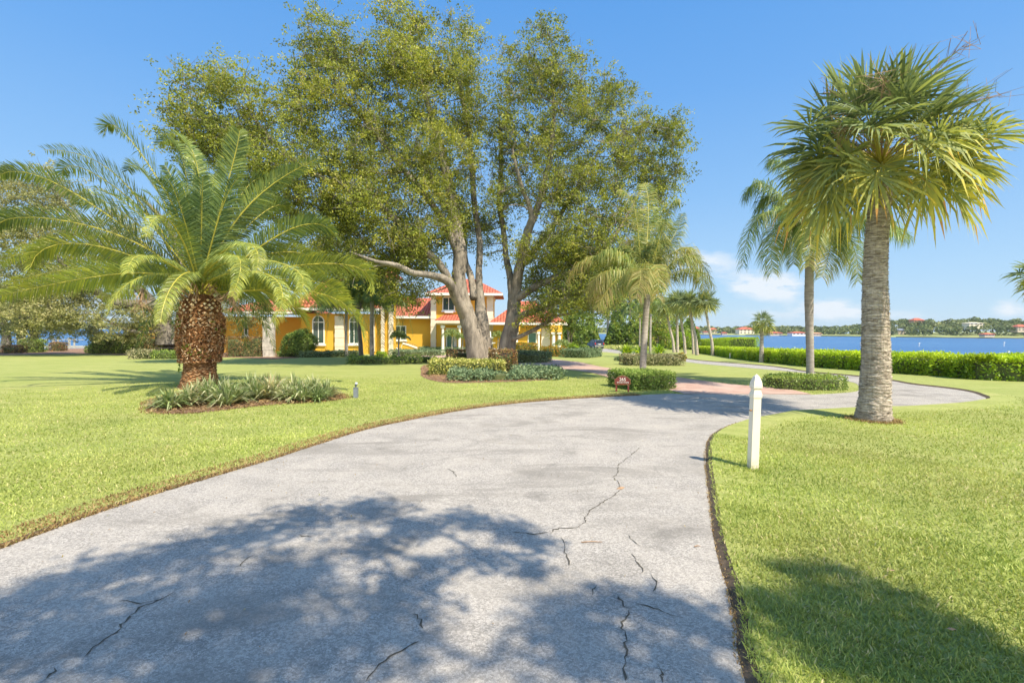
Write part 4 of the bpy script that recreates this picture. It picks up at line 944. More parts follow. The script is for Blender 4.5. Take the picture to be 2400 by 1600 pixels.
# palm crown reaching in at the right edge
q = np.random.default_rng(19); gx = np.array([22.25, 20.0, zg(0, 20.)])
cabbage(gx, 'cabbage_palm', 'cabbage palm at the right edge of the picture with only its crown in view', [gx+np.array([0, 0, -.1]), gx+np.array([0, 0, 2.]), gx+np.array([-.2, 0, 3.6])], [.2, .17, .16], gx+np.array([-.25, 0, 4.0]), .75, 34, .75, q, None, 18, 0, .1, 0, k=12)

# ================================================================== QUEEN PALMS
def queen(loc, label, trunk_pts, rads, C0, fr, rng, LL=.75, nl=95, group=None, k=18, W_=.02, fill=6, name='queen_palm', mat='queen', tring=.09, tint=(.15, .6)):
    T = thing(name, label, 'palm tree', loc, group)
    tb = MB(); trunk_tube(tb, trunk_pts, rads, k, tring, .02, rng, 0, .02); tb.build('trunk', M['queenbark'], T, True)
    cb = MB(); C0 = np.asarray(C0)
    for p1, p2, p3, ty in fr:
        c1 = (-5*C0+18*p1-9*p2+2*p3)/6; c2 = (2*C0-9*p1+18*p2-5*p3)/6
        frond(cb, C0, c1, c2, p3, nl, LL, W_, rng, tint, vee=.05, fwdang=.45, droop=.62, tipyel=ty, start=.16, shape='queen', rr=.018)
    for i in range(fill):
        a = rng.uniform(0, 2*PI); el = rng.uniform(.1, 1.3); L_ = LL*3.2; dv = np.array([math.cos(a)*math.cos(el), math.sin(a)*math.cos(el), math.sin(el)])
        frond(cb, C0, C0+dv*L_*.4+np.array([0, 0, .1]), C0+dv*L_*.75, C0+dv*L_*.95+np.array([0, 0, -.35*L_]), int(nl*.8), LL, W_, rng, tint, vee=.05, fwdang=.45, droop=.6, shape='queen', start=.15, rr=.015)
    cb.build('crown', [M[mat], M['rachis']], T)
    return T
rq2 = np.random.default_rng(66)
gQ = ground_at(1505, 884); d = gQ[1]; s = d/F
Pf = lambda L: [(P(a[0], a[1], d+w*.35), P(b[0], b[1], d+w*.7), P(c_[0], c_[1], d+w), ty) for a, b, c_, w, ty in L]
queen(gQ, 'tall queen palm with windblown fronds rising from the hedge behind the house number sign', [P(1506, 892, d), P(1507, 850, d), P(1511, 780, d), P(1515, 720, d), P(1518, 690, d)], [8.5*s, 7.5*s, 7.2*s, 7*s, 8*s], P(1519, 660, d),
  Pf([((1500, 600), (1490, 500), (1450, 445), .6, .1), ((1515, 590), (1520, 480), (1500, 432), 1.4, .1), ((1535, 600), (1560, 510), (1588, 470), -.4, 0), ((1540, 610), (1575, 560), (1598, 500), .8, 0), ((1550, 640), (1610, 600), (1675, 680), -.3, .1), ((1560, 650), (1620, 630), (1650, 690), 1., .1),
      ((1470, 635), (1410, 640), (1395, 700), -.8, .35), ((1480, 625), (1400, 600), (1330, 660), .6, .35), ((1480, 640), (1440, 660), (1400, 720), -1.2, .3), ((1490, 650), (1500, 630), (1490, 700), -2.2, .25), ((1500, 650), (1530, 620), (1540, 700), -1.8, .2), ((1520, 600), (1500, 560), (1440, 600), 1.8, .5), ((1545, 620), (1600, 580), (1620, 620), 1.2, .3), ((1500, 600), (1540, 520), (1560, 560), 1.5, 0)]),
  rq2, LL=.85, nl=200, W_=.024, fill=5, tint=(.3, .8))
# two slim ones beyond it
for px, py, top, w_, lab in [(1524, 838, 742, 5, 'slim pale-stemmed palm on the far island bed, seen just right of the hedge palm'), (1499, 836, 752, 3.5, 'thin white-stemmed palm on the far island bed, seen just left of the hedge palm')]:
    g = ground_at(px, py); d = g[1]; s = d/F
    fr = [(P(px+dx*.3, top-18-dz*.3, d), P(px+dx*.8, top-30-dz*.4, d), P(px+dx*1.25, top-dz*.1+8, d), .1) for dx, dz in ((-34, 8), (-22, 40), (10, 60), (30, 30), (38, 0), (-38, -14), (24, -10))]
    queen(g, lab, [P(px, py+3, d), P(px, (py+top)/2, d), P(px+1, top-6, d)], [w_*.6*s, w_*.5*s, w_*.45*s], P(px+1, top-12, d), fr, rq2, LL=.5, nl=60, group='slim palms on the far island bed', W_=.03, fill=3, k=10, tring=.2)
gQ = ground_at(1898, 905); d = gQ[1]; s = d/F
queen(gQ, 'tall queen palm growing out of the oval hedge beside the brick drive', [P(1898, 912, d), P(1899, 850, d), P(1897, 760, d), P(1896, 700, d), P(1897, 630, d), P(1898, 600, d)], [9*s, 8*s, 8.5*s, 9.5*s, 9*s, 9*s], P(1897, 540, d),
  Pf([((1860, 510), (1790, 500), (1740, 625), -.3, .1), ((1850, 480), (1790, 430), (1745, 470), .4, 0), ((1865, 520), (1820, 540), (1812, 640), -1., .25), ((1855, 500), (1800, 460), (1770, 560), .8, 0), ((1920, 510), (1960, 520), (1985, 640), -.6, .3), ((1935, 520), (1990, 560), (2010, 660), .5, .25), ((1925, 530), (1945, 560), (1925, 650), -1.3, .3),
      ((1880, 480), (1850, 400), (1800, 380), 1., 0), ((1905, 470), (1930, 400), (1990, 400), 1.4, 0), ((1890, 520), (1870, 540), (1860, 620), 1.4, .1), ((1895, 510), (1900, 520), (1895, 625), -1.8, .35)]),
  rq2, LL=.80, nl=190, W_=.024, fill=3, tint=(.1, .6))
# palms in front of the left wing
for px, py, top, w_, lab in [(872, 845, 705, 9, 'pale straight palm nearest the lawn among the stems by the arched windows'), (812, 836, 722, 7, 'short dark-headed palm just left of the slim stems by the arched windows'), (893, 829, 728, 9, 'palm with a shaggy green skirt right of the pale palm stem')]:
    g = ground_at(px, py); d = g[1]; s = d/F
    fr = [(P(px+dx*.3, top-14-dz*.3, d+w), P(px+dx*.8, top-22-dz*.4, d+2*w), P(px+dx*1.2, top+dd_, d+3*w), .15) for dx, dz, dd_, w in ((-60, 10, 40, .2), (-40, 40, 0, .4), (10, 60, -40, .3), (45, 30, 10, -.3), (62, 0, 60, .3), (40, -14, 100, -.3), (-40, -10, 90, -.2), (20, 0, 110, .1))]
    queen(g, lab, [P(px, py+3, d), P(px-1, (py+top)/2, d), P(px, top, d)], [w_*.6*s, w_*.5*s, w_*.5*s], P(px, top-8, d), fr, rq2, LL=.9, nl=90, group='palms in front of the left wing', W_=.045, fill=20, k=12, tint=(.0, .4))
# pygmy palms by the doors
for px, py, top, w_, R_, lab in [(935, 841, 792, 4, 26, 'small palm with a thick dark head beside the curved stair wall'), (1060, 828, 790, 3, 30, 'feathery small palm in front of the teal front door'), (1085, 828, 795, 3, 22, 'second feathery small palm leaning right before the front door'), (1168, 826, 792, 3, 26, 'bright small palm between the two oak trunks'), (795, 823, 775, 4, 20, 'short light green palm before the stone pilaster of the left wing'), (1318, 832, 812, 4, 26, 'low bushy palm at the right corner of the garage wing')]:
    g = ground_at(px, py); d = g[1]; s = d/F; fr = []
    for i in range(15):
        a = i*2.4; el = .2+1.1*((i*7) % 15)/15; dx = math.cos(a)*math.cos(el)*R_*s; dy = math.sin(a)*math.cos(el)*R_*s; dz = math.sin(el)*R_*s
        c0 = P(px, top, d); fr.append((c0+np.array([dx*.4, dy*.4, dz*.5+.05]), c0+np.array([dx*.85, dy*.85, dz*.7]), c0+np.array([dx*1.1, dy*1.1, dz*.45-R_*s*.25]), .05))
    queen(g, lab, [P(px, py+2, d), P(px-1, (py+top)/2, d), P(px, top, d)], [w_*.6*s, w_*.45*s, w_*.5*s], P(px, top, d), fr, rq2, LL=R_*s*.32, nl=34, group='small palms along the house front', W_=.035, fill=0, k=8, name='small_palm')

# ================================================================== oak behind the camera: throws the dappled shade on the drive
rb = np.random.default_rng(909)
blobs = [(870, 1195, .36), (720, 1215, .36), (570, 1262, .36), (420, 1300, .38), (230, 1350, .36), (70, 1400, .3), (970, 1235, .3), (1090, 1220, .26), (1190, 1240, .26), (1255, 1275, .22), (700, 1350, .45), (520, 1400, .45), (930, 1400, .34), (1130, 1310, .22), (1240, 1335, .18),
         (320, 1470, .5), (720, 1520, .5), (930, 1490, .3), (1330, 1440, .28), (1420, 1405, .24), (1540, 1420, .26), (1640, 1460, .26), (1360, 1540, .4), (1600, 1560, .36), (1860, 1345, .22), (1920, 1410, .24), (1990, 1400, .2), (2080, 1470, .26), (1880, 1480, .34), (2010, 1550, .34), (2180, 1550, .3), (2330, 1590, .3),
         (100, 1500, .5), (480, 1560, .5), (1790, 1420, .22), (1960, 1335, .16), (2070, 1390, .22), (2180, 1450, .24), (2290, 1520, .26), (2100, 1520, .3), (880, 1280, .25), (1010, 1330, .2)]
cc = []; cr_ = []
for px, py, r_ in blobs:
    g = G(px, py); h = rb.uniform(5.6, 8.6); cc.append(g + np.array([.496*h, -.513*h, h])); cr_.append(r_)
for i in range(60):
    gx_, gy_ = rb.uniform(-5., 5.5), rb.uniform(-6, 1.7); h = rb.uniform(6, 10); cc.append(np.array([gx_+.496*h, gy_-.513*h, h])); cr_.append(.5)
cc = np.array(cc); loc = np.array([5.2, -7.5, 0.]); T = thing('oak_tree', 'oak behind the camera that shades the near drive', 'tree', loc)
tb = MB(); cb = MB(); lm = [(np.array([[5.2, -7.5, -.2], [5.1, -7.3, 2], [4.9, -6.5, 4], [4.5, -5, 6], [4, -3.5, 7.5]]), [.45, .38, .3, .18, .06]), (np.array([[5, -7, 3.2], [3, -5.5, 5.5], [1.5, -3.5, 7]]), [.2, .12, .05]), (np.array([[5, -6.9, 3.6], [7, -5, 5.5], [8, -3.5, 6.5]]), [.2, .12, .05])]
for p_, r_ in lm: tb.tube(smooth3(p_), np.interp(np.linspace(0, 1, (len(p_)-1)*4+1), np.linspace(0, 1, len(r_)), r_), 12, .5, 0)
N, Rr = nodes_of([(smooth3(p_), np.interp(np.linspace(0, 1, (len(p_)-1)*4+1), np.linspace(0, 1, len(r_)), r_)) for p_, r_ in lm]); k = N[:, 2] > 2.5; N = N[k]
for ci in np.argsort([np.min(np.linalg.norm(N-c_, axis=1)) for c_ in cc]):
    c_ = cc[ci]; j = int(np.argmin(np.linalg.norm(N-c_, axis=1))); a = N[j]; tt = np.linspace(0, 1, 6)[:, None]; pp = a+(c_-a)*tt+rb.normal(size=3)*.1*np.sin(tt*PI)
    tb.tube(pp, np.linspace(.03, .012, 6), 4, .5, 0, False); N = np.vstack([N, pp[2:]])
    n = int(620*(cr_[ci]/.4)**2); v_ = rb.normal(size=(n, 3)); v_ /= np.linalg.norm(v_, axis=1)[:, None]
    pos = c_+v_*(rb.uniform(0, 1, n)**.6*cr_[ci]*rb.uniform(.7, 1.35, n))[:, None]
    cb.leaves(pos, .09, .05, rb)
tb.build('trunk', M['bark'], T); cb.build('crown', M['oak'], T)
# ================================================================== HOUSE
H0 = thing('yellow_house', 'sprawling yellow stucco mansion with red barrel-tile roofs and white quoins behind the oaks', 'house', (-2., 56., zg(0, 56.)))
def bx(mb, px0, py0, px1, py1, d, th, base=None, tint=.5, mi=0):
    """box whose front face covers the photo rectangle at depth d"""
    a = P(px0, (py0+py1)/2, d)[0]; b = P(px1, (py0+py1)/2, d)[0]; pc = (px0+px1)/2
    z1 = P(pc, py0, d)[2]; z0 = P(pc, py1, d)[2] if base is None else base
    mb.box(a, b, d, d+th, z0, z1, tint, mi); return a, b, z0, z1
def hip(mb, x0, x1, y0, y1, z, h, rx=None, t=.12, gable=False):
    """hip roof with ridge along the longer side, plus thin eave thickness"""
    w, l = x1-x0, y1-y0
    if rx is None:
        if w > l: r = [(x0+l/2, (y0+y1)/2, z+h), (x1-l/2, (y0+y1)/2, z+h)]
        else: r = [((x0+x1)/2, y0+w/2, z+h), ((x0+x1)/2, y1-w/2, z+h)]
    else: r = rx
    V = [(x0, y0, z), (x1, y0, z), (x1, y1, z), (x0, y1, z), r[0], r[1], (x0, y0, z-t), (x1, y0, z-t), (x1, y1, z-t), (x0, y1, z-t)]
    if w > l or rx is not None: mb.add(V, [np.array([[0, 1, 5, 4], [2, 3, 4, 5], [0, 6, 7, 1], [1, 7, 8, 2], [2, 8, 9, 3], [3, 9, 6, 0], [9, 8, 7, 6]]), np.array([[1, 2, 5], [3, 0, 4]])])
    else: mb.add(V, [np.array([[1, 2, 5, 4], [3, 0, 4, 5], [0, 6, 7, 1], [1, 7, 8, 2], [2, 8, 9, 3], [3, 9, 6, 0], [9, 8, 7, 6]]), np.array([[0, 1, 4], [2, 3, 5]])])
def part(mb, name, mat, parent=H0, label=None):
    o = mb.build(name, mat, parent)
    if label: o['label'] = label
    return o
def sub(mb, name, mat, prt, root=H0):
    """sub-part: local to a part that itself sits at the root's origin"""
    o = mb.build(name, mat, root); o.parent = prt; return o
def window(px0, py0, px1, py1, d, arched=False, bars=1, glass='glass', proud=.05, name='window', lab=None, sill=True):
    fr = MB(); t_ = .10*1; s = d/F
    a = P(px0, (py0+py1)/2, d)[0]; b = P(px1, (py0+py1)/2, d)[0]; pc = (px0+px1)/2; z1 = P(pc, py0, d)[2]; z0 = P(pc, py1, d)[2]; w = b-a
    y0, y1 = d-proud, d+.02
    zt = z1-(w/2 if arched else 0)
    fr.box(a, a+t_, y0, y1, z0, zt); fr.box(b-t_, b, y0, y1, z0, zt); fr.box(a+t_, b-t_, y0, y1, z0, z0+t_); fr.box(a+t_, b-t_, y0, y1, zt-t_, zt)
    for k in range(bars): xc = a+w*(k+1)/(bars+1); fr.box(xc-t_*.35, xc+t_*.35, y0+.01, y1, z0+t_, zt-t_)
    if arched:
        n = 12; R_ = w/2; xc = (a+b)/2
        for i in range(n):
            t0, t1 = PI*i/n, PI*(i+1)/n
            q = [(xc+R_*math.cos(t0), zt+R_*math.sin(t0)), (xc+R_*math.cos(t1), zt+R_*math.sin(t1)), (xc+(R_-t_)*math.cos(t1), zt+(R_-t_)*math.sin(t1)), (xc+(R_-t_)*math.cos(t0), zt+(R_-t_)*math.sin(t0))]
            fr.prism([(x, y0, z) for x, z in q], (0, y1-y0, 0))
        fr.box(xc-t_*.3, xc+t_*.3, y0+.01, y1, zt, z1-t_)
    f = part(fr, name, M['white'], H0, lab)
    if sill:
        sm = MB(); sm.box(a-.12, b+.12, d-proud-.09, d+.01, z0-.16, z0-.004); sub(sm, 'sill', M['white'], f)
    gm = MB(); gm.box(a+t_*.9, b-t_*.9, d-.015, d+.01, z0+t_*.9, zt-t_*.9)
    if arched:
        n = 12; R_ = w/2-t_*.9; gm.prism([((a+b)/2+R_*math.cos(PI*i/n), d-.012, zt+.004+R_*math.sin(PI*i/n)) for i in range(n+1)], (0, .02, 0))
    sub(gm, 'pane', M[glass], f)
    return f
def quoin(px0, py0, px1, py1, d, name='quoin_column', mat='cream', blocks=9, th=.25, base=None):
    mb = MB(); a = P(px0, (py0+py1)/2, d)[0]; b = P(px1, (py0+py1)/2, d)[0]; z1 = P((px0+px1)/2, py0, d)[2]; z0 = P((px0+px1)/2, py1, d)[2] if base is None else base
    h = (z1-z0)/blocks
    for k in range(blocks):
        e = .02*(k % 2); mb.box(a-e, b+e, d-th*.5-e, d+th*.5, z0+k*h+.012, z0+(k+1)*h-.012)
    mb.box(a+.02, b-.02, d-th*.45, d+th*.45, z0, z1-.005)
    return part(mb, name, M[mat])
def column(px0, py0, px1, py1, d, base):
    mb = MB(); a = P(px0, (py0+py1)/2, d)[0]; b = P(px1, (py0+py1)/2, d)[0]; z1 = P((px0+px1)/2, py0, d)[2]; z0 = base; xc = (a+b)/2; r = (b-a)/2*.75; y = d+r
    zz_ = np.linspace(z0+.25, z1-.3, 6); mb.tube([(xc, y, z) for z in zz_], [r, r*1.02, r, r*.97, r*.93, r*.88], 16)
    mb.box(xc-r*1.35, xc+r*1.35, y-r*1.35, y+r*1.35, z0, z0+.25); mb.box(xc-r*1.35, xc+r*1.35, y-r*1.35, y+r*1.35, z1-.3, z1)
    return part(mb, 'column', M['white'])
bz = lambda d: zg(0, d)-.3
wl = MB()
# left wing (nearer)
dL = 45.
bx(wl, 705, 735, 894, 830, dL, 3.6, bz(dL)); xl0, xl1, _, _ = bx(wl, 520, 742, 706, 830, dL+3, 9, bz(dL))
bx(wl, 312, 766, 522, 830, dL+4, .5, bz(dL))
part(wl, 'wall', M['stucco'])
rf = MB(); z = P(800, 722, dL)[2]
a = P(690, 720, dL)[0]-.3; b = P(898, 720, dL)[0]; hip(rf, a, b, dL-.8, dL+4.4, z, 2.9)
z2 = P(690, 730, dL+2)[2]; hip(rf, P(520, 730, dL+2)[0], P(722, 730, dL+2)[0], dL+1.2, dL+9, z2, 1.6)
p_ = part(rf, 'roof', M['tile'])
gt = MB(); gt.box(a-.02, b+.02, dL-.95, dL-.80, z-.26, z-.03); gt.box(P(560, 730, dL+2)[0], P(724, 730, dL+2)[0], dL+1.05, dL+1.198, z2-.24, z2-.03)
gt.box(a-.14, a-.022, dL-.8, dL+1.0, z-.26, z-.03)
sub(gt, 'gutter', M['white'], p_)
window(732, 739, 761, 806, dL, True, 1, lab='arched window with white frame, left of the stone pilaster')
window(818, 741, 842, 806, dL, True, 1, lab='arched window with white frame, right of the stone pilaster')
window(572, 755, 582, 786, dL+3, False, 0)
quoin(786, 740, 806, 822, dL-.1, 'stone_pilaster', 'cream', 8)
quoin(868, 740, 878, 824, dL-.1, 'stone_pilaster', 'cream', 8)
# free-standing stone pillar at the corner of the left wing
dq = ground_at(630, 836)[1]
quoin(618, 744, 643, 838, dq, 'stone_pillar', 'stone', 4, .3, bz(dq))
# tower
tw = MB(); dT = 44.6; xt0, xt1, _, zt1 = bx(tw, 894, 655, 921, 780, dT, 1.2, bz(dT)); part(tw, 'tower_wall', M['stucco'])
quoin(894, 662, 901, 826, dT-.08, blocks=16, base=bz(dT)); quoin(912, 662, 921, 826, dT-.08, blocks=16, base=bz(dT))
cm = MB(); cm.box(xt0-.2, xt1+.2, dT-.3, dT+1.5, zt1-.35, zt1-.13); cm.box(xt0-.38, xt1+.38, dT-.48, dT+1.68, zt1-.12, zt1+.06); part(cm, 'cornice', M['white'])
rf = MB(); hip(rf, xt0-.6, xt1+.6, dT-.7, dT+1.9, zt1+.2, 1.0, t=.12); part(rf, 'roof', M['tile'])
nm_ = MB(); bx(nm_, 897, 672, 907, 690, dT-.06, .05); part(nm_, 'niche', M['bronze'])
# centre wing
dC = 58.; wl = MB(); xc0, xc1, zc0, zc1 = bx(wl, 905, 744, 1014, 822, dC, 9, bz(dC)); part(wl, 'wall', M['stucco'])
rf = MB(); zr = P(965, 697, dC+3)[2]; ze = P(965, 740, dC-.8)[2]
x0_, x1_ = xc0-.3, P(1013, 740, dC-.8)[0]
rf.add([(x0_, dC-.8, ze), (x1_, dC-.8, ze), (x1_, dC+4, zr), (x0_, dC+4, zr), (x0_, dC+9, ze), (x1_, dC+9, ze), (x0_, dC-.8, ze-.12), (x1_, dC-.8, ze-.12)], np.array([[0, 1, 2, 3], [3, 2, 5, 4], [6, 7, 1, 0]])); p_ = part(rf, 'roof', M['tile'])
gt = MB(); gt.box(x0_, x1_, dC-.95, dC-.79, ze-.3, ze-.03); sub(gt, 'gutter', M['white'], p_)
window(925, 763, 952, 797, dC-.02, False, 1, lab='square white framed window of the centre wing')
# two-storey block
dB = 57.; wl = MB(); xb0, xb1, zb0, zb1 = bx(wl, 1013, 690, 1153, 822, dB, 8.5, bz(dB)); part(wl, 'wall', M['stucco'])
quoin(1010, 692, 1022, 824, dB-.1, blocks=15, base=bz(dB)); quoin(1141, 692, 1156, 824, dB-.1, blocks=15, base=bz(dB))
cm = MB(); cm.box(xb0-.12, xb1+.12, dB-.16, dB+8.6, zb1-.28, zb1-.02); part(cm, 'cornice', M['cream'])
rf = MB(); xo0, xo1 = P(998, 685, dB-1)[0], P(1178, 685, dB-1)[0]; zz0 = P(1088, 686, dB-1)[2]; zap = P(1110, 652, dB+3)[2]
hip(rf, xo0, xo1, dB-1., dB+9, zz0, zap-zz0, rx=[((xo0+xo1)/2-.8, dB+4, zap), ((xo0+xo1)/2+.8, dB+4, zap)]); p_ = part(rf, 'roof', M['tile'])
gt = MB(); gt.box(xo0-.02, xo1+.02, dB-1.15, dB-1.004, zz0-.3, zz0-.03); gt.box(xo0-.15, xo0-.022, dB-1, dB+9, zz0-.3, zz0-.03); sub(gt, 'gutter', M['white'], p_)
window(1037, 696, 1066, 728, dB-.02, False, 1, lab='upper window of the two-storey block')
# shutters-box / planter below the upper window
pl = MB(); bx(pl, 1042, 729, 1062, 733, dB-.35, .3); part(pl, 'balconette', M['white'])
# porch roof of the two-storey block with columns and teal door
rf = MB(); zq = P(1075, 751, dB-2.6)[2]; xp0, xp1 = P(1017, 750, dB-2.6)[0], P(1141, 750, dB-2.6)[0]
rf.add([(xp0, dB-2.6, zq), (xp1, dB-2.6, zq), (xp1-.8, dB-.05, zq+.75), (xp0+.8, dB-.05, zq+.75), (xp0, dB-.05, zq), (xp1, dB-.05, zq), (xp0, dB-2.6, zq-.1), (xp1, dB-2.6, zq-.1)], [np.array([[0, 1, 2, 3], [6, 7, 1, 0]]), np.array([[0, 3, 4], [1, 5, 2]])]); p_ = part(rf, 'porch_roof', M['tile'])
gt = MB(); gt.box(xp0, xp1, dB-2.72, dB-2.604, zq-.3, zq-.02); gt.box(xp0+.25, xp1-.25, dB-2.5, dB-.1, zq-.45, zq-.31); sub(gt, 'fascia', M['cream'], p_)
for a_, b_ in ((1033, 1042), (1072, 1081), (1100, 1108), (1125, 1134)): column(a_, 762, b_, 816, dB-2.4, bz(dB)+.25)
dm = MB(); bx(dm, 1045, 768, 1070, 822, dB-.1, .08, bz(dB)+.3); dr = part(dm, 'door', M['white']); gm = MB(); bx(gm, 1048, 774, 1063, 815, dB-.13, .028); sub(gm, 'pane', M['tealglass'], dr)
hm = MB(); hb = P(1066, 800, dB-.16); hm.tube([hb, hb+np.array([0, 0, .22])], .025, 6); sub(hm, 'handle', M['bronze'], dr)
# garage wing
dG = 56.; wl = MB(); xg0, xg1, zg0, zg1 = bx(wl, 1156, 757, 1318, 826, dG, 8, bz(dG)); part(wl, 'wall', M['stucco'])
rf = MB(); za = P(1240, 755, dG-.8)[2]; xr0, xr1 = P(1147, 755, dG-.8)[0], P(1327, 755, dG-.8)[0]; zri = P(1215, 704, dG+3.5)[2]
hip(rf, xr0, xr1, dG-.8, dG+6., za, (zri-za)*.95); p_ = part(rf, 'roof', M['tile'])
gt = MB(); gt.box(xr0, xr1, dG-.95, dG-.804, za-.3, za-.03); gt.box(xr1+.004, xr1+.14, dG-.9, dG+9, za-.3, za-.03); sub(gt, 'gutter', M['white'], p_)
window(1237, 778, 1258, 808, dG-.02, False, 0, 'tealglass', lab='teal glazed window of the garage wing')
quoin(1269, 768, 1289, 828, dG-.15, blocks=7, base=bz(dG))
for a_, b_ in ((1207, 1215), (1259, 1266), (1292, 1303), (1306, 1316)): column(a_, 776, b_, 822, dG-1.1, bz(dG)+.2)
for a_, b_, yt_, yb_ in ((1204, 1219, 765, 776), (1258, 1268, 765, 776), (1290, 1318, 762, 778)):
    am = MB(); bx(am, a_, yt_, b_, yb_, dG-1.2, .7); part(am, 'entablature', M['stucco'])
# curved stair wall with iron railing
st = MB(); n = 16; V0 = []; dS_ = 54.
xs_ = np.linspace(894, 977, n); tops = np.interp(xs_, [894, 905, 925, 940, 958, 977], [806, 807, 818, 822, 811, 818])
tops = np.interp(xs_, [894, 910, 935, 942, 943, 955, 977], [805, 808, 822, 823, 806, 809, 817])
for i in range(n-1):
    a0, a1 = P(xs_[i], tops[i], dS_), P(xs_[i+1], tops[i+1], dS_); zb_ = bz(dS_)
    st.prism([(a0[0], dS_, zb_), (a1[0], dS_, zb_), (a1[0], dS_, a1[2]), (a0[0], dS_, a0[2])], (0, .3, 0), .5, 0)
    st.prism([(a0[0], dS_-.06, a0[2]), (a1[0], dS_-.06, a1[2]), (a1[0], dS_-.06, a1[2]+.16), (a0[0], dS_-.06, a0[2]+.16)], (0, .42, 0), .5, 1)
sw = part(st, 'stair_wall', [M['stucco'], M['white']])
rl = MB(); pts = [P(a, b-5, dS_)+np.array([0, .15, .1]) for a, b in zip(xs_[:9], tops[:9])]; rl.tube(pts, .02, 5)
for p in pts: rl.tube([p, p-np.array([0, 0, .45])], .014, 4)
pts = [P(a, b-5, dS_)+np.array([0, .15, .1]) for a, b in zip(xs_[9:], tops[9:])]; rl.tube(pts, .02, 5)
for p in pts: rl.tube([p, p-np.array([0, 0, .45])], .014, 4)
sub(rl, 'railing', M['iron'], sw)

# fountain
g = ground_at(1149, 828); d = g[1]; s = d/F; T = thing('fountain', 'white tiered stone fountain between the two oak trunks', 'fountain', g)
prof_ = [(0, 9), (4, 9.5), (8, 9.5), (9, 5), (14, 3.2), (18, 3)]
def lathe(mb, c, pr, k=20):
    a = np.arange(k)*2*PI/k; V = np.array([[c[0]+r*math.cos(t), c[1]+r*math.sin(t), c[2]+h] for h, r in pr for t in a]); n = len(pr)
    mb.add(V, np.array([[i*k+j, i*k+(j+1) % k, (i+1)*k+(j+1) % k, (i+1)*k+j] for i in range(n-1) for j in range(k)]))
m1 = MB(); lathe(m1, g, [(0, .85), (.45, .9), (.5, .85), (.42, .75), (.42, .02)]); m1.build('basin', M['white'], T)
m1 = MB(); lathe(m1, g, [(.4, .25), (.6, .16), (1.0, .12), (1.05, .12), (1.5, .1), (1.9, .08), (2.25, .06), (2.35, .02)]); m1.build('pedestal', M['white'], T)
m1 = MB(); lathe(m1, g, [(1.0, .13), (1.05, .5), (1.15, .58), (1.12, .5), (1.08, .1)]); m1.build('bowl', M['white'], T)
m1 = MB(); lathe(m1, g, [(1.6, .1), (1.63, .3), (1.72, .36), (1.68, .3), (1.66, .08)]); m1.build('bowl', M['white'], T)

# ================================================================== SHRUBS AND HEDGES
rs_ = np.random.default_rng(404)
gl = lambda L: np.array([G(*p)[:2] for p in L])
# bright waterside hedge, long row
mang = smooth_line(gl([(2560, 884), (2400, 893), (2352, 894), (2290, 889), (2218, 882), (2150, 877.5), (2084, 873), (2017, 867), (1950, 863), (1870, 856), (1791, 848), (1726, 840), (1672, 831.5), (1634, 827.5)]), .5)
N_ = normals2(mang); mang = mang + N_*(.55)
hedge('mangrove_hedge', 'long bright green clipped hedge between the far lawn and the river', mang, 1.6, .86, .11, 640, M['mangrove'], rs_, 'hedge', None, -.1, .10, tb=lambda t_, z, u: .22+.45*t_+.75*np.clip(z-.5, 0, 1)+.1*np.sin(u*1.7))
# rows of mangrove beyond, standing higher on the bank
far_m = smooth_line(gl([(1700, 822), (1660, 818), (1625, 816)]), 1.)
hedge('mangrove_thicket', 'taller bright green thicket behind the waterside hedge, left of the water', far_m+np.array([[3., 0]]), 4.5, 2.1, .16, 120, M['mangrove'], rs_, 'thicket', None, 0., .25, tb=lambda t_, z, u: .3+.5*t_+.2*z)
for px, py, rx, ry, lab in [(1560, 822, 28, 42, 'tall yellow-green bush behind the trunks of the cabbage palm group'), (1610, 822, 26, 40, 'rounded bright bush right behind the middle cabbage palms'), (1525, 820, 25, 38, 'dark-green bush left of the cabbage palm group')]:
    g = ground_at(px, py); d = g[1]; s = d/F
    bush('waterside_bush', lab, g+np.array([0, 1.5, ry*s*.5]), (rx*s, rx*s*.8, ry*s*.6), .2, 2600, M['mangrove'] if 'dark' not in lab else M['wood'], rs_, 'bush', 'bushes at the waterside')
# hedge behind the house number sign
hb = gl([(1428, 917), (1437, 897)]); 
def boxhedge(pxl, pxr, pyf, pyt, depth_m, nm, lab, mat, leaf, dens, cat='hedge', grp=None, lump=.02, tb=None):
    a, b = G(pxl, pyf)[:2], G(pxr, pyf)[:2]; h = P((pxl+pxr)/2, pyt, (a[1]+b[1])/2)[2]-zg(0, (a[1]+b[1])/2)
    off = np.array([0, depth_m/2]); ins = (b-a)/np.linalg.norm(b-a)*leaf*.6
    return hedge(nm, lab, np.array([a+off+ins, (a+b)/2+off, b+off-ins]), depth_m, h, leaf, dens, mat, rs_, cat, grp, 0, lump, tb)
ah = G(1440, 921)[:2]; bh = G(1572, 915)[:2]; 
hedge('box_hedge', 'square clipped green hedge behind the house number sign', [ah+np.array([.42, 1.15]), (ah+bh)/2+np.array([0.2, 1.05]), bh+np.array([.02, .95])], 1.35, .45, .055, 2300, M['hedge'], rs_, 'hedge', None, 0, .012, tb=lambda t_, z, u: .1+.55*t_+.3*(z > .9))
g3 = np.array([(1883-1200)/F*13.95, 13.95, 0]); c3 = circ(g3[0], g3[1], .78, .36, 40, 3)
hedge('oval_hedge', 'low oval clipped hedge round the foot of the queen palm on the grass island', np.vstack([c3, c3[:2]]), .72, .34, .06, 950, M['hedge'], rs_, 'hedge', None, 0, .02, tb=lambda t_, z, u: .15+.6*t_+.3*(z > .9))
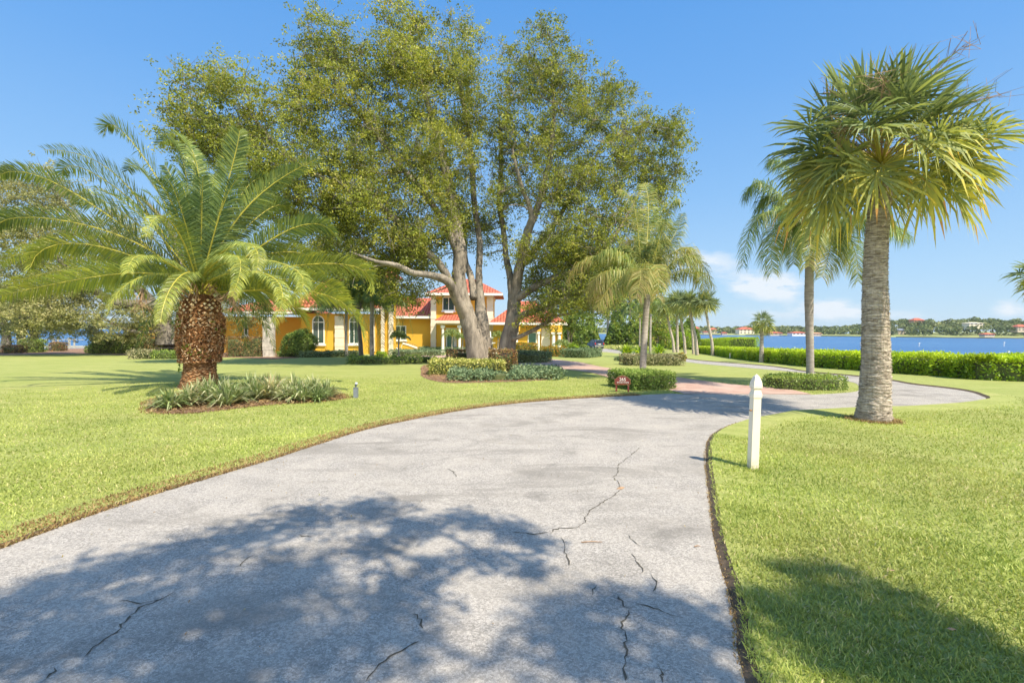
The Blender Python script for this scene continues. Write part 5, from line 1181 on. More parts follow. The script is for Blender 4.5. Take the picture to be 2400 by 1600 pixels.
# hedges on the far island bed
boxhedge(1472, 1600, 857, 833, 1.8, 'low_hedge', 'long low olive hedge on the far island bed', M['grey'], .09, 420, lump=.04)
g = ground_at(1605, 856); s = g[1]/F; bush('round_shrub', 'loose round shrub at the right end of the low olive hedge', g+np.array([0, .6, .35]), (12*s, 12*s, 12*s), .09, 1500, M['croton'], rs_)
boxhedge(1448, 1470, 846, 838, 1., 'ground_hedge', 'small dark green mound left of the low olive hedge', M['juniper'], .08, 500)
# strap-leaved clumps (spider lilies / bromeliads)
def clump(name, lab, c_, R_, n, mat, rng, group=None, W_=.05, up=.8, tl=(0, 1), build=True, mb=None):
    mb = mb or MB()
    a = rng.uniform(0, 2*PI, n); el = rng.uniform(.15, 1.35, n)*up+.15; L_ = R_*rng.uniform(.6, 1.15, n)
    for i in range(n):
        dv = np.array([math.cos(a[i])*math.cos(el[i]), math.sin(a[i])*math.cos(el[i]), math.sin(el[i])]); sd = np.array([-math.sin(a[i]), math.cos(a[i]), 0])*W_*.5
        b0 = c_+np.array([dv[0], dv[1], 0])*R_*.08; m_ = b0+dv*L_[i]*.55; t_ = b0+dv*L_[i]*.95+np.array([dv[0]*.1*R_, dv[1]*.1*R_, -L_[i]*.28*rng.uniform(.3, 1.5)]); t_[2] = max(t_[2], c_[2]+.01)
        mb.add([b0-sd*.7, b0+sd*.7, m_+sd, m_-sd, t_], [np.array([[0, 1, 2, 3]]), np.array([[3, 2, 4]])], tl[0]+(tl[1]-tl[0])*rng.uniform())
    if not build: return mb
    return tag(mb.build(name, mat), lab, 'plant', group)
for px, py, lab in [(1468, 842, 'yellow-green spiky clump left of the queen palm trunk on the far island bed'), (1500, 840, 'smaller yellow-green spiky clump just left of the queen palm trunk'), (1545, 840, 'bright green spiky clump right of the queen palm trunk on the far island bed')]:
    g = ground_at(px, py); clump('strap_leaf_clump', lab, g+np.array([0, 0, .3]), 1.15, 110, M['mangrove'], rs_, 'spiky clumps on the far island bed', .09, 1.)
# bed round the oaks
boxhedge(998, 1180, 879, 848, 1.9, 'variegated_hedge', 'low yellow and green variegated hedge in front of the left oak trunk', M['varieg'], .085, 650, lump=.05)
boxhedge(1042, 1108, 852, 822, 1.4, 'copper_shrub', 'brownish wispy shrub hugging the left oak trunk', M['copper'], .07, 520, 'shrub', None, .06)
boxhedge(1112, 1146, 848, 822, 1.2, 'copper_shrub', 'brown shrub at the foot between the two oak trunks', M['copper'], .07, 520, 'shrub', None, .06)
boxhedge(1145, 1209, 874, 823, 1.5, 'copper_hedge', 'block of reddish brown and dark green clipped shrub in front of the right oak trunk', M['copper'], .08, 560, 'hedge', None, .04)
jl = gl([(1050, 893), (1100, 893), (1180, 892), (1250, 890), (1300, 888)])
hedge('juniper_ground_cover', 'blue-green spreading juniper along the front of the oak bed', jl+np.array([[0, .7]]), 1.5, .20, .09, 900, M['juniper'], rs_, 'ground cover', None, 0, .22, core=True)
jl = gl([(1215, 880), (1260, 879), (1300, 881)]); hedge('juniper_ground_cover', 'second darker patch of juniper at the right rear of the oak bed', jl+np.array([[0, .5]]), 1.5, .24, .09, 600, M['juniper'], rs_, 'ground cover', None, 0, .12)
# left of the oak: low hedge ring across the lawn
hedge('low_hedge', 'long low grey-green hedge round the foot of the palms before the arched windows', gl([(812, 853), (870, 853), (930, 853), (1000, 850)])+np.array([[0, .5]]), 1.3, .32, .08, 460, M['hedge'], rs_, 'hedge', None, 0, .14)
hedge('low_hedge', 'thin low green hedge curving before the left wing, above the mulch line', gl([(690, 838), (760, 837), (830, 835)])+np.array([[0, .6]]), 1.5, .38, .1, 320, M['juniper'], rs_, 'hedge', None, 0, .08)
for a_, b_, yb, yt, m_, lab in [(640, 700, 836, 826, 'hedge', 'low dark shrub at the foot of the round topiary'), (745, 790, 829, 820, 'hedge', 'low green shrub below the first arched window'), (812, 842, 826, 813, 'hedge', 'low green shrub below the second arched window'), (876, 900, 838, 828, 'mangrove', 'bright round shrub among the palm stems'),
                               (636, 1, 0, 0, '', '')][:4]:
    boxhedge(a_, b_, yb, yt, 1.5, 'foundation_shrub', lab, M[m_], .1, 300, 'shrub', None, .12)
hedge('juniper_ground_cover', 'grey-green ground cover below the curved stair wall', gl([(930, 833), (970, 834), (1015, 833)])+np.array([[0, .8]]), 2.6, .42, .11, 260, M['juniper'], rs_, 'ground cover', None, 0, .1)
hedge('juniper_ground_cover', 'grey-green ground cover in front of the porch', gl([(985, 824.5), (1040, 825), (1100, 826)])+np.array([[0, .3]]), 2.2, .5, .11, 260, M['juniper'], rs_, 'ground cover', None, 0, .1)
hedge('juniper_ground_cover', 'dark juniper mass on the inner side of the brick drive, right of the oaks', gl([(1208, 850), (1235, 850), (1257, 848)])+np.array([[0, .6]]), 2.2, .6, .1, 420, M['juniper'], rs_, 'ground cover', None, 0, .1)
hedge('juniper_ground_cover', 'blue-green mound at the end of the garage bed, near the far lane', gl([(1345, 839), (1365, 838), (1385, 835)])+np.array([[0, .6]]), 2., .62, .1, 420, M['juniper'], rs_, 'ground cover', None, 0, .12)
boxhedge(1205, 1256, 830, 805, 2., 'croton_hedge', 'yellow-green hedge below the teal window of the garage wing', M['croton'], .12, 260, lump=.06)
boxhedge(1273, 1325, 836, 815, 2., 'croton_hedge', 'mixed green and orange hedge at the garage corner', M['croton'], .11, 300, lump=.12)
boxhedge(1205, 1262, 834, 829, 1.5, 'low_hedge', 'thin low hedge in front of the yellow-green hedge', M['hedge'], .1, 300)
for px, py, r_, nm, m_, lab in [(1018, 816, 8, 'croton_shrub', 'croton', 'small orange-red shrub at the white quoins'), (1345, 832, 17, 'fern_bush', 'mangrove', 'bright green feathery bush at the right corner of the garage'), (1372, 830, 14, 'fern_bush', 'hedge', 'grey-green arching bush left of the far lane')]:
    g = ground_at(px, py+4); s = g[1]/F; bush(nm, lab, g+np.array([0, .5, r_*s*.7]), (r_*s, r_*s, r_*s*1.1), .13, 1300, M[m_], rs_)
# topiary ball and hedge row of the left wing
g = ground_at(681, 838); s = g[1]/F; bush('round_topiary', 'big round clipped dark green shrub in front of the left wing', g+np.array([0, 1.4, 27*s]), (39*s, 36*s, 36*s), .11, 8500, M['hedge'], rs_, 'shrub', None, .86)
boxhedge(520, 614, 836, 791, 1.3, 'trimmed_hedge', 'tall thin hedge with bare lower stems against the yellow wall, right of the date palm', M['copper'], .1, 210, lump=.08)
boxhedge(196, 312, 829, 786, 2., 'dark_hedge', 'dark green leafy shrubs left of the yellow garden wall', M['hedge'], .13, 260, lump=.2)
boxhedge(312, 402, 829, 789, 1.3, 'trimmed_hedge', 'tall thin hedge against the yellow garden wall, left of the date palm', M['copper'], .11, 210, lump=.08)
for a_, b_, yb, yt, m_, lab in [(290, 345, 841, 824, 'grey', 'pale grey low shrub at the lawn edge of the long mulch bed'), (345, 400, 841, 826, 'hedge', 'low green shrub between the pale shrub and the date palm'), (190, 225, 828, 812, 'hedge', 'dark rounded shrub below the dark green shrubs, left one'), (235, 262, 828, 814, 'hedge', 'dark rounded shrub below the dark green shrubs, right one'),
                               (105, 135, 823, 804, 'copper', 'small brownish round bush in front of the dock'), (35, 82, 826, 797, 'hedge', 'very dark bush between the waterside trees'), (-10, 30, 828, 812, 'copper', 'low brown bush at the left edge')]:
    boxhedge(a_, b_, yb, yt, 1.5, 'bed_shrub', lab, M[m_], .11, 320, 'shrub', 'shrubs of the long mulch bed', .15)
# strap-leaved plants round the date palm
cl_ = [(400, 958, .42), (440, 950, .5), (492, 946, .62), (530, 950, .6), (462, 930, .45), (556, 945, .42), (600, 938, .58), (585, 925, .5), (635, 934, .6), (655, 925, .5), (690, 928, .55), (706, 940, .5), (735, 926, .5), (765, 932, .45), (745, 940, .35), (520, 928, .45), (375, 955, .25), (620, 915, .45), (672, 940, .4)]
wd = ['leftmost in the mulch bed', 'just right of the leftmost one', 'broad one in front of the palm trunk', 'broad one right of the palm trunk front', 'close against the palm trunk', 'beside the gap in the middle of the bed', 'left one of the tall middle group', 'behind the tall middle group', 'bright middle one', 'darker one behind the bright middle one', 'blue-green one right of the middle', 'lower one right of the middle', 'pale one near the right end', 'rightmost in the bed', 'low one under the rightmost', 'behind the palm front clump', 'tiny one at the left tip', 'at the rear edge of the bed', 'low front one between middle and right']
for (px, py, R_), w_ in zip(cl_, wd):
    g = ground_at(px, py); lo = rs_.uniform(0, .45); clump('strap_leaf_plant', 'cream-striped strap-leaf plant, '+w_, g+np.array([0, 0, .01]), R_*1.25, 170, M['strap'], rs_, 'strap-leaf plants round the date palm', .032, 1.12, (lo, lo+.55))

# woodland undergrowth behind the car and beyond the garage
q_ = np.random.default_rng(515); mb = MB()
for px0, px1, d_, H_, n in ((1300, 1640, 116, 7.5, 15000), (1340, 1600, 122, 12., 9000), (1560, 1640, 95, 4., 4500), (1320, 1400, 118, 6, 5000), (1385, 1440, 128, 10, 5000)):
    px = q_.uniform(px0, px1, n); dd_ = d_+q_.uniform(-3, 3, n); x = (px-1200)/F*dd_; zt_ = H_*(.55+.25*np.sin(px*.11)+.2*np.sin(px*.043+1)); z = base_h(dd_)+zt_*q_.uniform(0, 1, n)
    tn = np.clip(.35+.3*np.sin(px*.23+z)+q_.uniform(-.3, .3, n), 0, 1)
    mb.leaves(np.stack([x, dd_, z], -1), .75, .42, q_, tn)
struct(mb.build('undergrowth', M['wood']), 'tangled bright undergrowth between the woodland trunks', 'stuff')
mb = MB(); n = 9000; px = q_.uniform(1395, 1530, n); dd_ = q_.uniform(82, 110, n); x = (px-1200)/F*dd_
ok = lawn_mask(x, dd_); blades(mb, x[ok], dd_[ok], .8, .12, q_, q_.uniform(.3, 1, ok.sum()))
struct(mb.build('tall_grass', M['blade']), 'rough tall grass on the verge right of the car', 'stuff')
# ================================================================== SMALL THINGS
# white post
g = ground_at(1764, 1101); d = g[1]; T = thing('white_post', 'white square vinyl post with a pointed gothic cap on the right lawn near the drive', 'post', g)
tl = P(1773, 880, d)-g; lean = np.array([tl[0], 0, 1.13])/1.13
def sq(mb, c0, prof, mi=0, rot=.05):
    k = 4; V = []
    for h, r in prof:
        for j in range(4):
            a = rot+PI/4+j*PI/2; V.append(c0+lean*h+np.array([r*1.414*math.cos(a), r*1.414*math.sin(a), 0]))
    n = len(prof); f = [[i*4+j, i*4+(j+1) % 4, (i+1)*4+(j+1) % 4, (i+1)*4+j] for i in range(n-1) for j in range(4)]+[[(n-1)*4+j for j in range(4)]]
    mb.add(V, np.array(f), .5, mi)
pm = MB(); sq(pm, g, [(-.05, .045), (0, .045), (.84, .044), (.842, .044)]); pm.build('shaft', M['vinyl'], T)
pm = MB(); sq(pm, g, [(.838, .047), (.85, .050), (.885, .050), (.90, .044), (.93, .038), (.945, .040), (.955, .049), (.975, .050), (1.0, .048), (1.03, .043), (1.06, .033), (1.085, .024), (1.105, .010), (1.113, .002)]); pm.build('cap', M['vinyl'], T)
pm = MB(); c_ = g+lean*.70+np.array([-.055, -.03, 0]); pm.tube([c_, c_+np.array([-.025, -.01, 0])], .009, 8); pm.build('screw_eye', M['bronze'], T)
# little white markers by the hedge
for px, py, h, lab in [(1712, 839, 13, 'small white marker post before the long hedge, left one'), (1724, 838, 10, 'smaller dark-topped white marker post before the long hedge, right one')]:
    g = ground_at(px, py); s = g[1]/F; pm = MB(); pm.box(g[0]-.06, g[0]+.06, g[1]-.06, g[1]+.06, g[2]-.05, g[2]+h*s*.9)
    pm.add([(g[0]-.07, g[1]-.07, g[2]+h*s*.9), (g[0]+.07, g[1]-.07, g[2]+h*s*.9), (g[0]+.07, g[1]+.07, g[2]+h*s*.9), (g[0]-.07, g[1]+.07, g[2]+h*s*.9), (g[0], g[1], g[2]+h*s)], [np.array([[0, 1, 4], [1, 2, 4], [2, 3, 4], [3, 0, 4]])])
    tag(pm.build('marker_post', M['white']), lab, 'post', 'marker posts by the long hedge')
# landscape light on the lawn
g = ground_at(834, 932); s = g[1]/F; T = thing('landscape_light', 'small grey metal garden floodlight on a short post, right of the date palm bed', 'garden light', g)
pm = MB(); w = 4.6*s; pm.box(g[0]-w, g[0]+w, g[1]-w, g[1]+w, g[2]-.02, g[2]+23*s); pm.box(g[0]-w*1.08, g[0]+w*1.08, g[1]-w*1.08, g[1]+w*1.08, g[2]+23*s+.002, g[2]+24.5*s); pm.build('post', M['grey_metal'], T)
pm = MB(); pm.tube([g+np.array([0, 0, 24*s]), g+np.array([0, 0, 28*s])], 1.2*s, 8); pm.build('knuckle', M['grey_metal'], T)
pm = MB(); pm.tube([g+np.array([-.01, .03, 27*s]), g+np.array([.0, 0, 30*s]), g+np.array([.03, -.05, 35*s])], [2*s, 2.6*s, 3.3*s], 12); pm.build('lamp_head', M['grey_metal'], T)
# house number sign
g = ground_at(1459, 918); d = g[1]; s = d/F
T = thing('house_number_sign', 'maroon arched house number sign reading 265 on two short legs before the box hedge', 'sign', g)
def sp(px, py): return P(px, py, d)
out = [(1442, 901), (1440, 899), (1441, 893), (1440, 889), (1443, 888), (1447, 884), (1453, 881), (1459, 879.5), (1465, 881), (1471, 884), (1475, 888), (1478, 889), (1477, 893), (1478, 899), (1476, 901)]
def tf(p, k=1.0, dy=0.):
    c0 = sp(1459, 891); q = sp(*p); return c0+(q-c0)*k+np.array([0, dy, 0])
pm = MB(); pm.prism([tf(p) for p in out], (0, .035, 0)); pm.build('board', M['signred'], T)
bm_ = MB()
for i in range(len(out)):
    a, b = tf(out[i], .985, -.004), tf(out[(i+1) % len(out)], .985, -.004); bm_.tube([a, b], .006, 5)
bm_.build('border', M['bronze'], T)
def text_obj(name, body, size, cpt, mat, parent, ext=.004):
    nm0 = name
    cu = bpy.data.curves.new(name, 'FONT'); cu.body = body; cu.size = size; cu.align_x = 'CENTER'; cu.align_y = 'CENTER'; cu.extrude = ext
    tmp = bpy.data.objects.new('tmp_text', cu); COL.objects.link(tmp); dg = bpy.context.evaluated_depsgraph_get(); me = bpy.data.meshes.new_from_object(tmp.evaluated_get(dg)); bpy.data.objects.remove(tmp)
    me.materials.clear(); me.materials.append(mat); o = bpy.data.objects.new(nm0, me); COL.objects.link(o); o.parent = parent
    o.location = Vector(cpt)-Vector(parent.location); o.rotation_euler = (PI/2, 0, 0); return o
text_obj('house_number', '265', 10.5*s, tf((1459, 889), 1, -.008), M['letter'], T)
text_obj('street_name', 'SPANISH', 3.9*s, tf((1453, 896), 1, -.008), M['letter'], T); text_obj('street_name', 'HOUSE', 3.9*s, tf((1467.5, 896), 1, -.008), M['letter'], T)
for px in (1445, 1473):
    pm = MB(); a = sp(px, 900); pm.box(a[0]-.02, a[0]+.02, d+.005, d+.04, g[2]-.05, a[2]-.002); pm.build('leg', M['signred'], T)
pm = MB(); pm.tube([tf((1466, 896), 1, -.02), tf((1473, 905), 1, -.05)], .006, 5); pm.build('sprig', M['dead'], T)
# stone block and bollard by the far lane
g = ground_at(1390, 824); s = g[1]/F; pm = MB(); w = 7*s; pm.box(g[0]-w, g[0]+w, g[1], g[1]+1.0, g[2]-.1, g[2]+7*s); pm.box(g[0]-w*.9, g[0]+w*.9, g[1]+.05, g[1]+.9, g[2]+7*s+.003, g[2]+8*s); tag(pm.build('stone_block', M['tan']), 'low tan stone block beside the far lane', 'block')
g = ground_at(1382, 824); s = g[1]/F; pm = MB(); pm.tube([g, g+np.array([0, 0, 5*s]), g+np.array([0, 0, 7*s])], [1.6*s, 1.6*s, 1.3*s], 12); pm.tube([g+np.array([0, 0, 7*s+.003]), g+np.array([0, 0, 8*s])], [1.8*s, 1.2*s], 12); tag(pm.build('bollard', M['iron']), 'short dark bollard left of the tan stone block', 'bollard')
# fallen leaves on the lawn
for px, py, lab in [(1182, 926, 'pale brown fallen leaf cluster on the lawn short of the drive'), (2090, 1348, 'small dry leaf on the right lawn at the shade edge'), (2230, 1488, 'pale dry leaf in the shaded grass, lower right'), (1455, 1146, 'tiny brown leaf on the drive beside the crack')]:
    g = ground_at(px, py, .035 if px != 1455 else .012); pm = MB(); r_ = .05 if py < 1200 else .022; q = np.random.default_rng(px)
    a_ = q.uniform(0, 6.28); u_ = np.array([math.cos(a_), math.sin(a_), .1]); w_ = np.array([-math.sin(a_), math.cos(a_), .25]); pm.add([g-u_*r_, g-u_*r_*.2+w_*r_*.5, g+u_*r_, g-u_*r_*.1-w_*r_*.45, g+np.array([0, 0, r_*.3])], np.array([[0, 1, 4], [1, 2, 4], [2, 3, 4], [3, 0, 4]])); tag(pm.build('fallen_leaf', M['dead']), lab, 'leaf', 'fallen leaves')

# ================================================================== CAR
g = ground_at(1405, 817.5); yaw = math.radians(9)
T = thing('parked_suv', 'dark blue sport utility vehicle parked on the far lane, seen from behind', 'car', g)
T.rotation_euler = (0, 0, 0)
ca, sa = math.cos(yaw), math.sin(yaw)
def cw(x, y, z): # car frame: x right, y forward
    return np.array([g[0]+x*ca-y*sa, g[1]+x*sa+y*ca, g[2]+z])
def cbox(mb, x0, x1, y0, y1, z0, z1, mi=0):
    V = [cw(x, y, z) for z in (z0, z1) for y in (y0, y1) for x in (x0, x1)]; mb.add(V, np.array([[0, 2, 3, 1], [4, 5, 7, 6], [0, 1, 5, 4], [2, 6, 7, 3], [0, 4, 6, 2], [1, 3, 7, 5]]), .5, mi)
side = [(0, .45), (-.04, .9), (.04, 1.15), (.25, 1.72), (.6, 1.80), (2.6, 1.78), (3.45, 1.18), (4.75, 1.02), (4.95, .7), (4.9, .35), (.1, .35)]
bm_ = MB(); secs = [(-.97, 0), (-.99, .5), (-.99, 0), (.99, 0)]
def shell(xs): 
    V = []; 
    for x, k in xs: V += [cw(x*(1 if z < 1.2 else 1-.16*(z-1.2)/.6), y+k*(.05 if y < 2 else -.05), z) for y, z in side]
    return V
n = len(side); xs_ = [(-.93, 1), (-.98, 0), (.98, 0), (.93, 1)]; V = shell(xs_)
tri = np.array(tessellate_polygon([[Vector((0, y, z)) for y, z in side]]))
bm_.add(V, [tri, tri[:, ::-1]+3*n, np.array([[k*n+i, k*n+(i+1) % n, (k+1)*n+(i+1) % n, (k+1)*n+i] for k in range(3) for i in range(n)])])
body = bm_.build('body', M['carpaint'], T)
gw = MB(); a = [cw(-.72, .045, 1.18), cw(.72, .045, 1.18), cw(.64, .225, 1.66), cw(-.64, .225, 1.66)]; gw.prism(a, cw(0, -.03, .01)-cw(0, 0, 0)); gw.build('rear_window', M['carglass'], T)
for sx_ in (-1, 1):
    for y0_, y1_ in ((.35, 1.3), (1.38, 2.25), (2.32, 3.2)):
        x0_ = .985*sx_; x1_ = .90*sx_; yt1 = min(y1_, 2.75) if y1_ > 3 else y1_
        gw = MB(); gw.prism([cw(x0_, y0_, 1.2), cw(x0_, y1_, 1.2), cw(x1_, yt1-.05, 1.66), cw(x1_, y0_+.1, 1.66)], cw(.012*sx_, 0, 0)-cw(0, 0, 0)); gw.build('side_window', M['carglass'], T)
    tl_ = MB(); cbox(tl_, min(.74*sx_, .975*sx_), max(.74*sx_, .975*sx_), -.06, .10, .88, 1.22); tl_.build('tail_light', M['red'], T)
    for y_ in (.95, 3.95):
        wm = MB(); wm.tube([cw(.76*sx_, y_, .37), cw(1.0*sx_, y_, .37)], [.37, .37], 20); w_o = wm.build('wheel', M['tyre'], T)
        wm = MB(); wm.tube([cw(.985*sx_, y_, .37), cw(1.01*sx_, y_, .37)], [.23, .21], 14); r_o = wm.build('rim', M['chrome'], T); r_o.parent = w_o
    mm = MB(); cbox(mm, min(1.0*sx_, 1.18*sx_), max(1.0*sx_, 1.18*sx_), 3.0, 3.12, 1.15, 1.32); mm.build('wing_mirror', M['carpaint'], T)
mm = MB(); cbox(mm, -.95, .95, -.14, .02, .42, .72); mm.build('bumper', M['chrome'], T)
mm = MB(); cbox(mm, -.26, .26, -.075, -.045, .86, 1.0); mm.build('number_plate', M['white'], T)
mm = MB(); cbox(mm, -.5, .5, -.068, -.04, 1.03, 1.08); mm.build('trim_bar', M['chrome'], T)
mm = MB()
for sx_ in (-.7, .7): mm.tube([cw(sx_, .7, 1.84), cw(sx_, 2.5, 1.83)], .025, 6)
mm.build('roof_rails', M['iron'], T)

# ================================================================== DOCK
rk = np.random.default_rng(31); dk = 74.
zt_ = P(150, 811, dk)[2]; T = thing('dock', 'timber dock with pale posts and rail reaching over the water at far left', 'dock', (P(150, 811, dk)[0], dk, zt_))
mm = MB(); x0_, x1_ = P(-60, 811, dk)[0], P(196, 811, dk)[0]; mm.box(x0_, x1_, dk, dk+2.2, zt_-.3, zt_); mm.build('walkway', M['deck'], T)
mm = MB(); mm.box(x0_, x1_, dk+.02, dk+.1, zt_+.95, zt_+1.05); mm.build('rail', M['deck'], T)
for i, px in enumerate([-40, -10, 18, 45, 100, 126, 137, 163, 175]):
    x = P(px, 800, dk)[0]; w = .16 if i % 2 else .1; mm = MB(); mm.box(x-w, x+w, dk-.12, dk-.005, zt_-1.6, zt_+1.05+.15*(i % 2)); mm.box(x-w*1.2, x+w*1.2, dk-.16, dk+.1-.085, zt_+1.053+.15*(i % 2), zt_+1.12+.15*(i % 2)); mm.build('post', M['deck'], T)
# marker posts standing in the river
for px, py, h, lab in [(2154, 812, 7, 'thin white river stake, left one, seen over the hedge right of the tall palm'), (2353, 812, 9, 'white river stake farther out, near the right edge'), (2362, 835, 10, 'nearest white river stake, low above the hedge at the right'), (2017, 812, 8, 'white river stake just left of the tall palm trunk')]:
    r = ray(px, py); k = (WATER-1.6)/r[2]; p = CAM+r*k; s = p[1]/F; mm = MB(); mm.tube([p-np.array([0, 0, .5]), p+np.array([0, 0, h*s])], .09, 8); mm.box(p[0]-.2, p[0]+.2, p[1]-.2, p[1]+.2, p[2]+h*s-.02, p[2]+h*s+.22); tag(mm.build('river_stake', M['white']), lab, 'stake', 'stakes in the river')

# ================================================================== FAR SHORE
def farpt(px, py, d): return P(px, py, d)
prof_d = lambda px: np.interp(px, [-400, 600, 1500, 1700, 2000, 2200, 2700], [1500, 1150, 720, 640, 530, 463, 420])
top_py = lambda px: np.interp(px, [-300, 200, 700, 1500, 1620, 1700, 1800, 1950, 2060, 2100, 2150, 2220, 2290, 2340, 2400, 2700], [757, 757, 760, 769, 765, 766, 765, 766, 759, 750, 753, 752, 746, 750, 752, 742])
pxs = np.linspace(-500, 2900, 180); mb = MB(); V = []
for q, zf in ((0, 0), (.02, .6), (.06, 2.), (.35, .35), (1., .7)):
    for px in pxs:
        d_ = prof_d(px)*(1+q*.5); hill = max(0., P(px, top_py(px), prof_d(px)*1.15)[2]-8)
        z = WATER-1 if q == 0 else (WATER+zf if q < .1 else WATER+2+hill*zf*.8)
        pp = P(px, 780, d_); V.append((pp[0], pp[1], z))
n = len(pxs); i = np.arange(n-1); mb.add(V, np.vstack([np.stack([r_*n+i, r_*n+i+1, (r_+1)*n+i+1, (r_+1)*n+i], -1) for r_ in range(4)]))
struct(mb.build('far_shore', M['farland'], smooth=True), 'grassy far bank across the river')
mb = MB(); pxs2 = np.linspace(1500, 2900, 120)
for a_, b_ in zip(pxs2[:-1], pxs2[1:]):
    if (int(a_/60) % 3) == 1 and a_ < 2200: continue
    p, q = P(a_, 780, prof_d(a_)*.999), P(b_, 780, prof_d(b_)*.999); mb.add([(p[0], p[1], WATER-.3), (q[0], q[1], WATER-.3), (q[0], q[1], WATER+.7), (p[0], p[1], WATER+.7)], np.array([[0, 1, 2, 3]]))
o_ = mb.build('sea_wall', M['seawall']); tag(o_, 'low dark sea wall along the foot of the far bank', 'wall')
rf_ = np.random.default_rng(808); mb = MB()
N_f = 2100
for k in range(N_f):
    px = rf_.uniform(-450, 2850); row = rf_.uniform(0, 1)**.8; d_ = prof_d(px)*(1.03+.17*row)
    zt0 = P(px, top_py(px), prof_d(px)*1.15)[2]; ztop = WATER+2+(zt0-WATER-2)*(.5+.6*row)*rf_.uniform(.9, 1.12)
    R_ = (.0055*d_)*rf_.uniform(.7, 1.5); p = P(px, 780, d_); c_ = np.array([p[0], p[1], ztop-R_*.75]); nl = 36
    v_ = rf_.normal(size=(nl, 3)); v_ /= np.linalg.norm(v_, axis=1)[:, None]; v_[:, 2] = np.abs(v_[:, 2])*1.2-.35
    mb.leaves(c_+v_*R_*np.array([1.2, .8, .8]), R_*.75, R_*.6, rf_, np.clip(rf_.uniform(.0, .85)+rf_.uniform(-.15, .2, nl), 0, 1))
    if rf_.uniform() < .5:
        c2 = c_-np.array([0, 0, R_*1.5]); mb.leaves(c2+rf_.normal(size=(16, 3))*R_*.6, R_*.8, R_*.7, rf_, rf_.uniform(0, .4, 16))
struct(mb.build('far_woods', M['farleaf']), 'dense trees along the far bank of the river', 'stuff')
# houses and boat sheds across the river
def far_house(px0, px1, pyt, pyb, wallm, roofm, lab, cat='house', storeys=2, front=1.0, roof=.35, name='far_house', grp='houses across the river'):
    d_ = float(prof_d((px0+px1)/2)*front); a, b = P(px0, pyb, d_), P(px1, pyb, d_); zt_ = P((px0+px1)/2, pyt, d_)[2]; zb_ = b[2]; h = zt_-zb_; w = b[0]-a[0]
    T = thing(name, lab, cat, ((a[0]+b[0])/2, d_, zb_), grp)
    m1 = MB(); m1.box(a[0], b[0], d_, d_+w*.6, zb_-1.5, zb_+h*(1-roof)); m1.build('wall', M[wallm], T)
    m1 = MB(); hip(m1, a[0]-.6, b[0]+.6, d_-.6, d_+w*.6+.6, zb_+h*(1-roof), h*roof, t=.3); m1.build('roof', M[roofm], T)
    nw = max(3, int(w/4)); 
    for r_ in range(storeys):
        for k in range(nw):
            if storeys == 0: continue
            x = a[0]+w*(k+.5)/nw; z0 = zb_+h*(1-roof)*(r_+.25)/storeys; m1 = MB(); m1.box(x-w/nw*.22, x+w/nw*.22, d_-.12, d_-.01, z0, z0+h*(1-roof)*.5/storeys); m1.build('window', M['glass'], T)
    return T
far_house(1733, 1768, 766, 782, 'cream', 'tile', 'white mansion with a red roof on the far bank, left of the lone cabbage palm', front=1.03)
far_house(1625, 1639, 765, 778, 'orangewall', 'tile', 'terracotta house among the trees of the far bank, behind the waterside palms', front=1.055)
far_house(1665, 1680, 768, 780, 'tan', 'tile', 'tan house on the far bank right of the waterside palms', front=1.055)
far_house(1597, 1608, 763, 770, 'tan', 'tile', 'small far house with a red roof at the treetops, left of the terracotta one', front=1.02, storeys=1)
far_house(1649, 1660, 776, 780, 'tan', 'tile', 'low tan pavilion at the water between the terracotta and tan houses', front=1.0, storeys=1)
far_house(2272, 2304, 755, 767, 'cream', 'cream', 'white modern house on the wooded hill of the far bank', front=1.06, roof=.15)
far_house(2091, 2104, 766, 779, 'cream', 'grey_metal', 'pale blue-grey house right of the tall palm on the far bank', front=1.055)
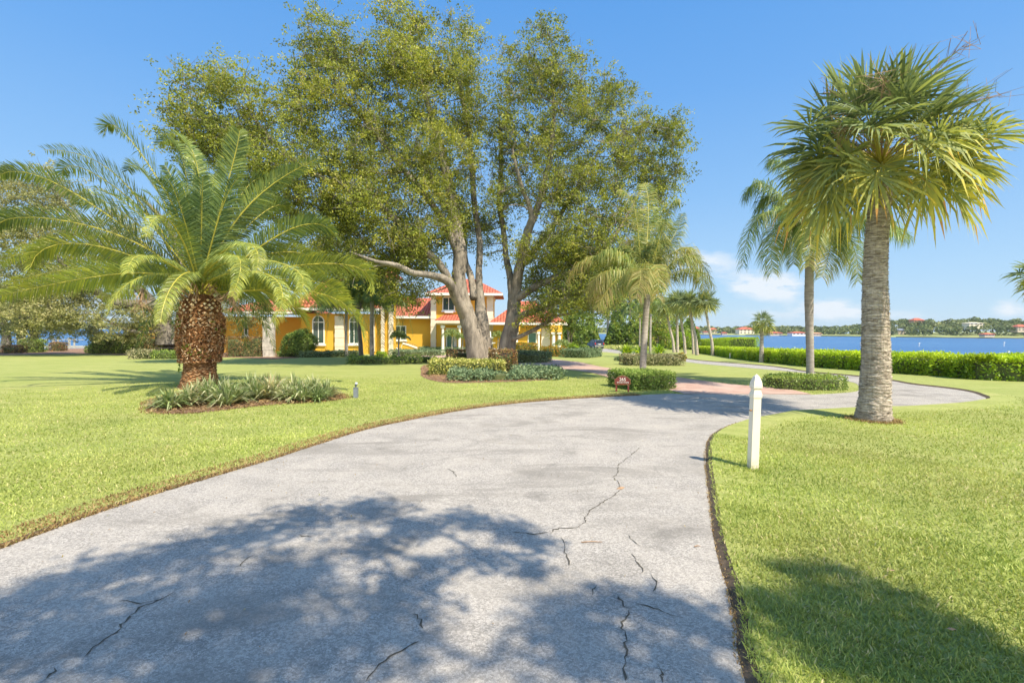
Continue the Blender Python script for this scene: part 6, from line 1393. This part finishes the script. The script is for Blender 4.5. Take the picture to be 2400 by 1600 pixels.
far_house(2106, 2122, 770, 780, 'tan', 'grey_metal', 'wide pale house beside the blue-grey one on the far bank', front=1.055)
far_house(2142, 2166, 745, 755, 'orangewall', 'tile', 'house with an orange roof on the skyline of the far hill', front=1.14, roof=.5)
far_house(2385, 2412, 760, 775, 'tan', 'tile', 'pink walled house cut by the right edge on the far bank', front=1.03)
far_house(140, 162, 762, 769, 'tan', 'tile', 'distant house with a red roof beyond the dock', front=1.0, storeys=1)
S_ = 'boat sheds on the far shore'
far_house(1804, 1834, 777, 784, 'tan', 'tile', 'long low boat shed with an orange roof right of the lone cabbage palm', 'boat shed', 1, .995, .45, 'boat_shed', S_)
far_house(1857, 1892, 777, 784.5, 'white', 'tile', 'boat shed with white boats below a pinkish roof, left of the queen palm trunk', 'boat shed', 1, .995, .4, 'boat_shed', S_)
far_house(1906, 1926, 779, 785, 'tan', 'orangewall', 'small low boat shed just right of the queen palm trunk', 'boat shed', 1, .995, .4, 'boat_shed', S_)
far_house(1692, 1704, 778, 783, 'tan', 'tile', 'tiny boat shed with a red roof left of the white mansion', 'boat shed', 1, .995, .4, 'boat_shed', S_)
far_house(2308, 2331, 780, 786, 'tan', 'tile', 'gazebo-like boat shed with an orange roof at the far right shore', 'boat shed', 1, .995, .5, 'boat_shed', S_)

# ================================================================== AIR
mb = MB(); mb.box(-1900, 1900, -30, 1950, -12, 42)
t = NT('haze_air'); t.n('ShaderNodeOutputMaterial', {'Volume': t.n('ShaderNodeVolumePrincipled', {'Color': (.80, .88, 1, 1), 'Density': .0001, 'Anisotropy': .1}).outputs[0]})
hz = mb.build('haze', t.mat); struct(hz, 'thin bluish air over the river', 'stuff')

# longer untrimmed grass round the foot of the post
q_ = np.random.default_rng(616); g = ground_at(1764, 1101); mb = MB(); n = 420; a_ = q_.uniform(0, 2*PI, n); r_ = q_.uniform(.05, .15, n)
blades(mb, g[0]+r_*np.cos(a_), g[1]+r_*np.sin(a_), .075, .006, q_, q_.uniform(0, .7, n))
struct(mb.build('grass', M['blade']), 'longer grass round the foot of the white post', 'stuff')
